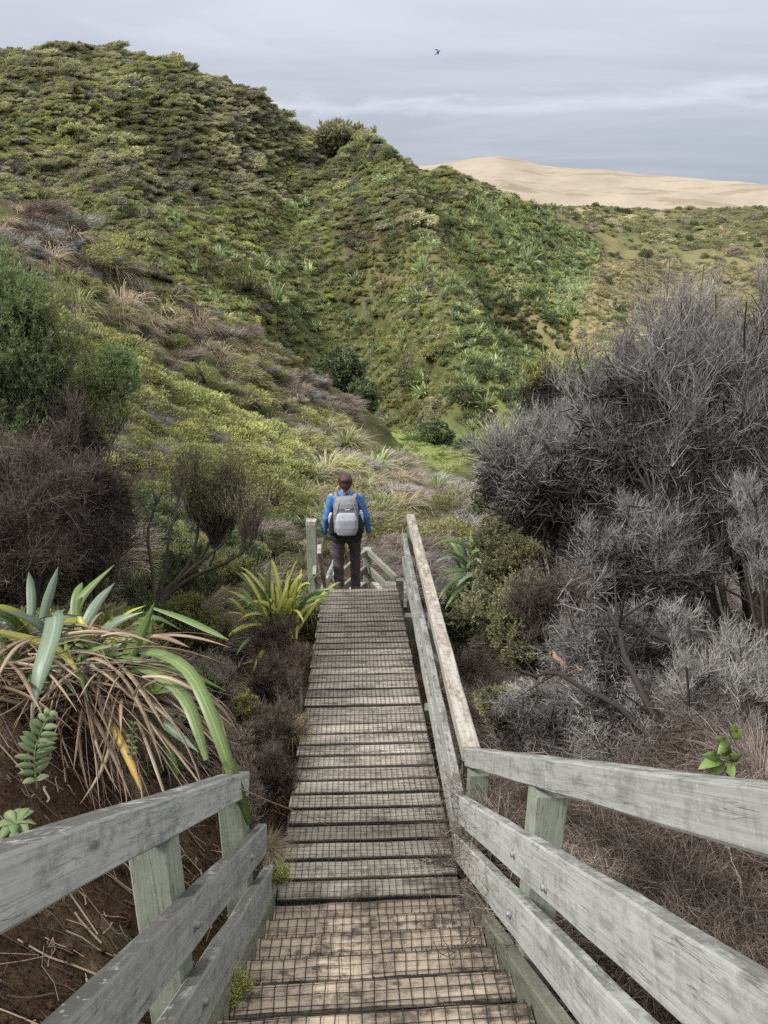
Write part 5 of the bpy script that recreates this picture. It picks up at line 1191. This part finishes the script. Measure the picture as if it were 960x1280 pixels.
def caps(pts, rad, n=14):
    """rounded tapered tube through points"""
    pts = np.array(pts, float); rad = np.array(rad, float); T = tangents(pts[None])[0]
    P2 = []; R2 = []
    for f in (-1, -.8, -.5): P2.append(pts[0]+T[0]*rad[0]*f); R2.append(rad[0]*math.sqrt(max(1e-4, 1-f*f))+1e-3)
    for i in range(len(pts)): P2.append(pts[i]); R2.append(rad[i])
    for f in (.5, .8, 1): P2.append(pts[-1]+T[-1]*rad[-1]*f); R2.append(rad[-1]*math.sqrt(max(1e-4, 1-f*f))+1e-3)
    V_, q = tubes(np.array([P2]), np.array([R2]), n); m = len(P2)
    T_ = [tuple(range(n))[::-1]]; 
    c0 = len(V_); V_ = np.concatenate([V_, [P2[0], P2[-1]]])
    tri = [(c0, (k+1)%n, k) for k in range(n)]+[(c0+1, (m-1)*n+k, (m-1)*n+(k+1)%n) for k in range(n)]
    return V_, [tuple(f) for f in q], tri
def ball(c, r, n=18):
    c = A(c); r = A(r)*np.ones(3); sec = []
    for k in range(13):
        a_ = -math.pi/2+math.pi*k/12; sec.append((c[2]+r[2]*math.sin(a_), c[0], c[1], r[0]*math.cos(a_)+1e-3, r[1]*math.cos(a_)+1e-3))
    return sform(sec, n, 2.0)
def fuse(name, shapes, voxel, mat, parent, smooth=4, fn=None):
    V_ = []; Q_ = []; T_ = []; n = 0
    for v, f, t_ in shapes:
        V_.append(v); Q_ += [tuple(i+n for i in q) for q in f]; T_ += [tuple(i+n for i in q) for q in t_]; n += len(v)
    me = mesh_np(name, np.concatenate(V_), [np.array(Q_), np.array(T_)], mat)
    bm = bmesh.new(); bm.from_mesh(me); bmesh.ops.recalc_face_normals(bm, faces=bm.faces); bm.to_mesh(me); bm.free()
    o = link(name, me)
    r = o.modifiers.new('r', 'REMESH'); r.mode = 'VOXEL'; r.voxel_size = voxel; r.use_smooth_shade = True
    s = o.modifiers.new('s', 'SMOOTH'); s.iterations = smooth; s.factor = .5
    dg = bpy.context.evaluated_depsgraph_get(); m2 = bpy.data.meshes.new_from_object(o.evaluated_get(dg))
    o.modifiers.clear(); o.data = m2; m2.name = name; m2.materials.clear(); m2.materials.append(mat)
    if fn is not None:
        co = np.empty(len(m2.vertices)*3, np.float32); m2.vertices.foreach_get('co', co); co = fn(co.reshape(-1,3)); m2.vertices.foreach_set('co', co.astype(np.float32).ravel()); m2.update()
    o.parent = parent; return o
MT['skin'] = simple('skin', (.52,.30,.21), .55, bscale=40, bstr=.05)
MT['hair'] = simple('dark_brown_hair', (.055,.026,.019), .5, bscale=160, bstr=.6)
MT['shirt'] = simple('blue_shirt_cloth', (.075,.19,.43), .8, bscale=30, bstr=.3)
MT['trousers'] = simple('charcoal_trouser_cloth', (.08,.068,.085), .85, bscale=25, bstr=.4)
MT['shoe'] = simple('dark_shoe_leather', (.05,.045,.04), .7)
MT['pack'] = simple('grey_pack_cloth', (.20,.21,.235), .75, bscale=50, bstr=.3)
MT['pack_light'] = simple('light_grey_pouch_cloth', (.33,.35,.39), .7, bscale=50, bstr=.2)
MT['pack_dark'] = simple('black_pocket_cloth', (.022,.023,.03), .8, bscale=60, bstr=.3)
MT['strap'] = simple('pale_grey_strap', (.40,.40,.43), .7)
MT['white'] = simple('white_print', (.75,.76,.78), .6)
MT['bottle'] = simple('blue_clear_bottle', (.42,.58,.72), .25, spec=.6)
PO = Vector((-.475, 9.03, zr(YE)-.17*2+.003))
pe = empty('person', PO, 'walker seen from behind in blue long sleeved top and charcoal trousers, brown plait', 'person')
pe.rotation_euler = (0, 0, .06)
LG = {-1: [(-.095,0,.90),(-.105,.03,.50),(-.10,.0,.10)], 1: [(.095,.02,.89),(.115,.20,.50),(.115,.24,-.07)]}
AR = {-1: [(-.175,-.01,1.365),(-.238,-.04,1.11),(-.268,.03,.885)], 1: [(.175,-.01,1.365),(.245,-.03,1.11),(.285,.05,.885)]}
body = []
body.append(ball((0,.01,1.555), (.075,.095,.105)))
body.append(ball((0,.045,1.51), (.055,.06,.06)))                               # jaw
body.append(caps([(0,.11,1.545),(0,.115,1.53)], [.012,.014]))                   # nose
for s in (-1,1): body.append(ball((s*.077,.0,1.55), (.010,.018,.028), 10))      # ears
body.append(caps([(0,-.015,1.50),(0,-.02,1.36)], [.052,.06]))
body.append(sform([(.84,0,0,.13,.10),(.92,0,0,.165,.115),(1.02,0,0,.135,.10),(1.15,0,0,.14,.105),(1.30,0,0,.165,.105),(1.38,0,-.01,.15,.085),(1.42,0,-.015,.08,.06)], 24, 2.2))
for s in (-1,1):
    body.append(caps(LG[s], [.082,.056,.038])); a_ = LG[s][-1]
    body.append(caps([(a_[0],a_[1]-.03,a_[2]-.055),(a_[0]+s*.01,a_[1]+.15,a_[2]-.065)], [.035,.03]))
    body.append(caps(AR[s], [.048,.038,.024])); w_ = A(AR[s][-1])
    body.append(sform([(w_[2]-.095,w_[0]+s*.003,w_[1]+.02,.014,.036),(w_[2]-.06,w_[0]+s*.002,w_[1]+.016,.016,.040),(w_[2]+.005,w_[0],w_[1],.018,.024)], 14, 2.2))
    for k, (dy, ln) in enumerate(((.034,.062),(.012,.075),(-.010,.070),(-.030,.055))):
        p0 = w_+A([s*.003,.018+dy,-.085]); p1 = p0+A([0,.006,-ln*.5]); p2 = p1+A([-s*.016,.006,-ln*.45])
        body.append(caps([p0,p1,p2], [.0095,.0088,.0075], 8))
    p0 = w_+A([-s*.006,.045,-.03]); body.append(caps([p0,p0+A([-s*.010,.024,-.03]),p0+A([-s*.014,.028,-.058])], [.0115,.010,.008], 8))
fuse('body', body, .0055, MT['skin'], pe, 2)
shirt = [sform([(.93,0,0,.16,.115),(1.02,0,0,.152,.115),(1.15,0,0,.155,.12),(1.30,0,0,.182,.12),(1.38,0,-.01,.158,.10),(1.425,0,-.015,.10,.08),(1.445,0,-.018,.07,.062)], 24, 2.2)]
for s in (-1,1): shirt.append(caps([A(AR[s][0])+A([0,0,-.012])]+AR[s][1:], [.057,.050,.036]))
def shirt_fold(co):
    d = np.sin(co[:,2]*55+co[:,0]*30)*.003+np.sin(co[:,2]*23-co[:,1]*40)*.003; n_ = co-np.stack([np.sign(co[:,0])*.1, 0*co[:,0], co[:,2]], 1); return co+unit(n_)*d[:,None]
fuse('shirt', shirt, .009, MT['shirt'], pe, 3, shirt_fold)
tr = [sform([(.82,0,0,.15,.115),(.92,0,0,.178,.125),(.99,0,0,.160,.118)], 24, 2.2)]
for s in (-1,1):
    l_ = LG[s]; tr.append(caps([l_[0],((A(l_[0])+A(l_[1]))/2),l_[1],((A(l_[1])+A(l_[2]))/2),A(l_[2])+A([0,0,.01])], [.098,.085,.072,.066,.066]))
def tr_fold(co):
    d = np.sin(co[:,2]*42+co[:,0]*25+co[:,1]*30)*.0045+np.sin(co[:,2]*90+co[:,0]*60)*.002; c_ = np.stack([np.sign(co[:,0])*.1, .05+0*co[:,0], co[:,2]], 1); return co+unit(co-c_)*d[:,None]
fuse('trousers', tr, .009, MT['trousers'], pe, 2, tr_fold)
fuse('tied_jacket', [sform([(.80,0,-.01,.19,.12),(.86,0,-.01,.205,.15),(.95,0,-.01,.20,.15),(1.04,0,0,.175,.135)], 28, 2.3)], .009, MT['pack_dark'], pe, 2, tr_fold)
for s in (-1,1):
    a_ = LG[s][-1]; fuse('shoe', [caps([(a_[0],a_[1]-.035,a_[2]-.05),(a_[0]+s*.012,a_[1]+.16,a_[2]-.062)], [.043,.037]), caps([(a_[0],a_[1]-.005,a_[2]-.04),(a_[0],a_[1],a_[2]+.02)], [.045,.042])], .008, MT['shoe'], pe, 3)
hair = [ball((0,-.012,1.572), (.089,.102,.104)), ball((0,-.075,1.53), (.06,.045,.06)), ball((0,-.06,1.60),(.07,.06,.05))]
for k in range(7):
    z_ = 1.50-k*.027; hair.append(ball((.012*(-1)**k, -.095-.008*min(k,3)-.012*(k>3), z_), (.021-.0012*k,.019,.019), 10))
def hair_f(co): return co+unit(co-A([0,-.02,1.56]))*(np.sin(np.arctan2(co[:,0], co[:,2]-1.58)*16+co[:,1]*30)*.0022)[:,None]
fuse('hair', hair, .006, MT['hair'], pe, 1, hair_f)

bp = empty('backpack', PO, 'grey hiking backpack with a pale rounded pouch worn on the back of the walker', 'backpack'); bp.rotation_euler = pe.rotation_euler
fuse('main_compartment', [sform([(.955,0,-.19,.12,.06),(.99,0,-.20,.15,.085),(1.15,0,-.21,.155,.095),(1.30,0,-.20,.15,.085),(1.40,0,-.18,.125,.06),(1.425,0,-.165,.09,.03)], 28, 3.0)], .009, MT['pack'], bp, 3,
     lambda co: co+np.stack([0*co[:,0], -np.sin(co[:,2]*60+co[:,0]*22)*.003, 0*co[:,0]], 1))
fuse('lid', [sform([(1.285,.0,-.265,.05,.02),(1.30,0,-.262,.105,.035),(1.36,0,-.235,.11,.045),(1.415,0,-.20,.09,.04),(1.43,0,-.18,.05,.02)], 24, 2.6)], .008, MT['pack'], bp, 2)
fuse('front_pouch', [sform([(.965,.005,-.29,.07,.02),(.985,.005,-.30,.115,.05),(1.08,.005,-.305,.142,.062),(1.18,.005,-.30,.130,.055),(1.245,.005,-.285,.112,.035),(1.262,.005,-.275,.07,.015)], 28, 2.8)], .008, MT['pack_light'], bp, 3,
     lambda co: co+np.stack([0*co[:,0], -np.sin(co[:,2]*38+1)*.003*np.cos(co[:,0]*9), 0*co[:,0]], 1))
for s in (-1,1):
    fuse('side_pocket', [sform([(.93,s*.165,-.16,.03,.05),(.97,s*.175,-.17,.045,.07),(1.10,s*.172,-.17,.042,.068),(1.20,s*.160,-.17,.028,.055)], 18, 2.8)], .008, MT['pack_dark'], bp, 2)
    b = Bag(); Q = curve([(s*.10,-.18,1.405),(s*.112,-.10,1.43),(s*.118,.0,1.44),(s*.12,.07,1.40),(s*.125,.115,1.28),(s*.15,.09,1.12),(s*.165,-.02,1.02),(s*.165,-.10,1.0)], 18)
    T = tangents(Q[None])[0]; b.add(*ribbons(Q[None], np.array([[.05]]), roll=(0,1,.6))); me = b.mesh('shoulder_strap', MT['pack']); sl = link('shoulder_strap', me, bp); sm = sl.modifiers.new('t', 'SOLIDIFY'); sm.thickness = .01
    b = Bag(); b.add(*tubes(curve([(s*.085,-.27,1.405),(s*.10,-.285,1.33),(s*.12,-.285,1.25),(s*.14,-.25,1.18)], 10)[None], np.array([[.0045]]), 6)); link('compression_cord', b.mesh('compression_cord', MT['strap']), bp)
fuse('hip_belt', [sform([(.915,0,-.03,.185,.135),(.93,0,-.03,.195,.145),(.975,0,-.03,.192,.142),(.99,0,-.03,.182,.135)], 32, 2.2), sform([(.92,0,-.17,.12,.04),(.98,0,-.17,.13,.05)], 20, 3)], .009, MT['pack_dark'], bp, 2)
b = Bag(); 
for (x0, x1, z0) in ((-.01,.012,1.296),(.018,.030,1.296),(.034,.048,1.299)): b.add(np.array([(x0,-.302,z0),(x1,-.302,z0+.001),(x1,-.300,z0+.009),(x0,-.300,z0+.008)]), np.array([(0,1,2,3)]))
link('print', b.mesh('print', MT['white']), bp)
for s, lab in ((1,'pale blue drink bottle standing in the right side pocket of the backpack'),(-1,'white capped drink bottle showing above the left side pocket of the backpack')):
    wb = empty('water_bottle', PO, lab, 'bottle'); wb.rotation_euler = pe.rotation_euler; h = 1.235 if s > 0 else 1.21
    fuse('bottle', [sform([(1.08,s*.185,-.185,.030,.030),(1.17,s*.185,-.185,.032,.032),(h-.01,s*.183,-.185,.026,.026)], 18, 2)], .006, MT['bottle'] if s > 0 else MT['strap'], wb, 2)
    fuse('cap', [sform([(h-.012,s*.183,-.185,.017,.017),(h+.014,s*.183,-.185,.016,.016)], 14, 2)], .005, MT['white'], wb, 1)
# the bird in the sky
bc = P(547,66,45); bi = [caps([(0,-.10,0),(0,.02,.01),(0,.12,.02)], [.018,.045,.02]), ball((0,.15,.03), (.028,.032,.028), 10), caps([(0,.17,.03),(0,.205,.025)], [.010,.004], 8), sform([(-.004,0,-.17,.035,.07),(.006,0,-.17,.03,.07)], 10, 2)]
for s in (-1,1):
    w_ = A([(s*.03,.03,.02),(s*.12,.06,.075),(s*.22,.02,.10),(s*.31,-.06,.07)]); V_, q = ribbons(w_[None], np.array([[.11,.10,.075,.02]]), roll=(0,0,1)); V2 = V_-A([0,0,.008]); m = len(V_)
    rim = [(0,1,m+1,m),(m-2,m-1,2*m-1,2*m-2)]+[(2*i,2*i+2,m+2*i+2,m+2*i) for i in range(m//2-1)]+[(2*i+1,2*i+3,m+2*i+3,m+2*i+1) for i in range(m//2-1)]
    bi.append((np.concatenate([V_,V2]), [tuple(f) for f in q]+[tuple(i+m for i in f[::-1]) for f in q]+rim, [(0,1,2)]))
bb = fuse('bird', bi, .006, MT['pack_dark'], None, 1); bb.location = Vector(bc); bb.rotation_euler = (.7,.6,-1.2)
tag(bb, 'tiny dark bird flying against the grey cloud', 'bird')
# clods and stones on the bare bank
def clod(seed):
    rg = np.random.default_rng(seed); v, f, t_ = sform([(-.5,0,0,.3,.3),(-.3,0,0,.7,.6),(.1,0,0,.9,.8),(.45,0,0,.6,.55),(.6,0,0,.2,.2)], 9, 2.2); v = v*(1+rg.uniform(-.18,.18,(len(v),1))); return mesh_np('clod', v, [np.array(f), np.array(t_)], MT['soil'])
PROTO['clod'] = bpy.data.objects.new('clod', clod(3)); n = 5200; x = -RNG.uniform(.55, 3.6, n); y = RNG.uniform(.5, 4.0, n); z = H(x, y); s_ = .004+.022*RNG.random(n)**4
scatter('soil_clods', np.stack([x,y,z+s_*.3],1), 'clod', RNG.uniform(0,6,(n,3)), s_[:,None]*RNG.uniform(.7,1.3,(n,3)))
# ================================================================= sky, sun, camera
W = bpy.data.worlds.new('World'); SC.world = W; W.use_nodes = True
nt = W.node_tree; nt.nodes.clear()
class WT(NT):
    def __init__(s, tree): s.t = tree
w = WT(nt)
outw = w.n('ShaderNodeOutputWorld'); bg = w.n('ShaderNodeBackground'); bg.inputs['Strength'].default_value = .1
w.l(bg.outputs[0], outw.inputs[0])
sky = w.n('ShaderNodeTexSky', sky_type='NISHITA'); sky.sun_disc = False; sky.sun_elevation = R(46); sky.sun_rotation = R(245)
tc = w.n('ShaderNodeTexCoord'); sep = w.n('ShaderNodeSeparateXYZ'); w.l(tc.outputs['Generated'], sep.inputs[0])
zz = w.math('MAXIMUM', sep.outputs[2], 0.0)
den = w.math('ADD', zz, .06)
cmb = w.n('ShaderNodeCombineXYZ')
w.l(w.math('DIVIDE', sep.outputs[0], den), cmb.inputs[0]); w.l(w.math('DIVIDE', sep.outputs[1], den), cmb.inputs[1])
cv = cmb.outputs[0]
n1 = w.noise(w.mapping(cv, (.30,.55,1), rot=(0,0,.12)), 1.0, 6, .6, .4)
n2 = w.noise(w.mapping(cv, (.25,.8,1), loc=(3.3,1.1,0), rot=(0,0,.05)), 1.0, 5, .6, .2)
cl = w.ramp(n1, [(.32, (4.25,4.5,5.3)), (.50, (4.95,5.2,5.95)), (.64, (5.8,6.0,6.6))])
cl = w.mix(w.math('MULTIPLY', w.step(n2, .56, .74), .3), cl, (7.4,7.4,7.8))
# a long bright break low in the cloud
el = w.math('ADD', sep.outputs[2], w.math('MULTIPLY', w.math('SUBTRACT', w.noise(w.mapping(tc.outputs['Generated'], (5,5,26)), 1.0, 5, .62, .5), .5), .05))
gap = w.math('SUBTRACT', 1.0, w.step(w.math('ABSOLUTE', w.math('SUBTRACT', el, .136)), 0.0, .010))
cl = w.mix(w.math('MULTIPLY', gap, .55), cl, (7.6,7.7,8.5))
low = w.math('SUBTRACT', 1.0, w.step(sep.outputs[2], .0, .13))
cl = w.mix(w.math('MULTIPLY', low, .6), cl, (4.9,5.5,6.9))
cie = w.math('ADD', w.math('MULTIPLY', zz, 1.9), .57)
ccie = w.n('ShaderNodeCombineXYZ'); [w.l(cie, ccie.inputs[k]) for k in range(3)]
cl = w.mix(w.step(zz, .2, .7), cl, (6.2,6.1,5.9))
cl = w.mix(1.0, cl, ccie.outputs[0], 'MULTIPLY')
w.l(w.mix(.93, sky.outputs[0], cl), bg.inputs['Color'])
W.cycles.sampling_method = 'MANUAL'; W.cycles.sample_map_resolution = 256

sd = bpy.data.lights.new('sun', 'SUN'); sd.energy = 3.3; sd.angle = R(10); sd.color = (1, .96, .90)
so = bpy.data.objects.new('sun', sd); COL.objects.link(so)
so.rotation_euler = (R(38), 0, R(180-150+0)); so.location = (0,0,60)
# sun direction (towards the sun): azimuth 245 deg clockwise from +Y, elevation 46 deg
sv = Vector((math.sin(R(245))*math.cos(R(46)), math.cos(R(245))*math.cos(R(46)), math.sin(R(46))))
so.rotation_euler = sv.to_track_quat('Z', 'Y').to_euler()

cd = bpy.data.cameras.new('camera'); co = bpy.data.objects.new('camera', cd); COL.objects.link(co)
co.location = (0,0,0); co.rotation_euler = (R(90)-PITCH, 0, 0)
cd.sensor_fit = 'VERTICAL'; cd.sensor_height = 24; cd.lens = 24*F/1280; cd.clip_start = .05; cd.clip_end = 9000
SC.camera = co
vs = SC.view_settings; vs.view_transform = 'Standard'; vs.look = 'None'; vs.gamma = 1; vs.exposure = .45; vs.use_curve_mapping = False
cy = SC.cycles; cy.max_bounces = 5; cy.diffuse_bounces = 3; cy.glossy_bounces = 2; cy.transmission_bounces = 3; cy.transparent_max_bounces = 4
cy.use_adaptive_sampling = True; cy.adaptive_threshold = .02
cy.use_denoising = False
SC.render.resolution_x = 768; SC.render.resolution_y = 1024
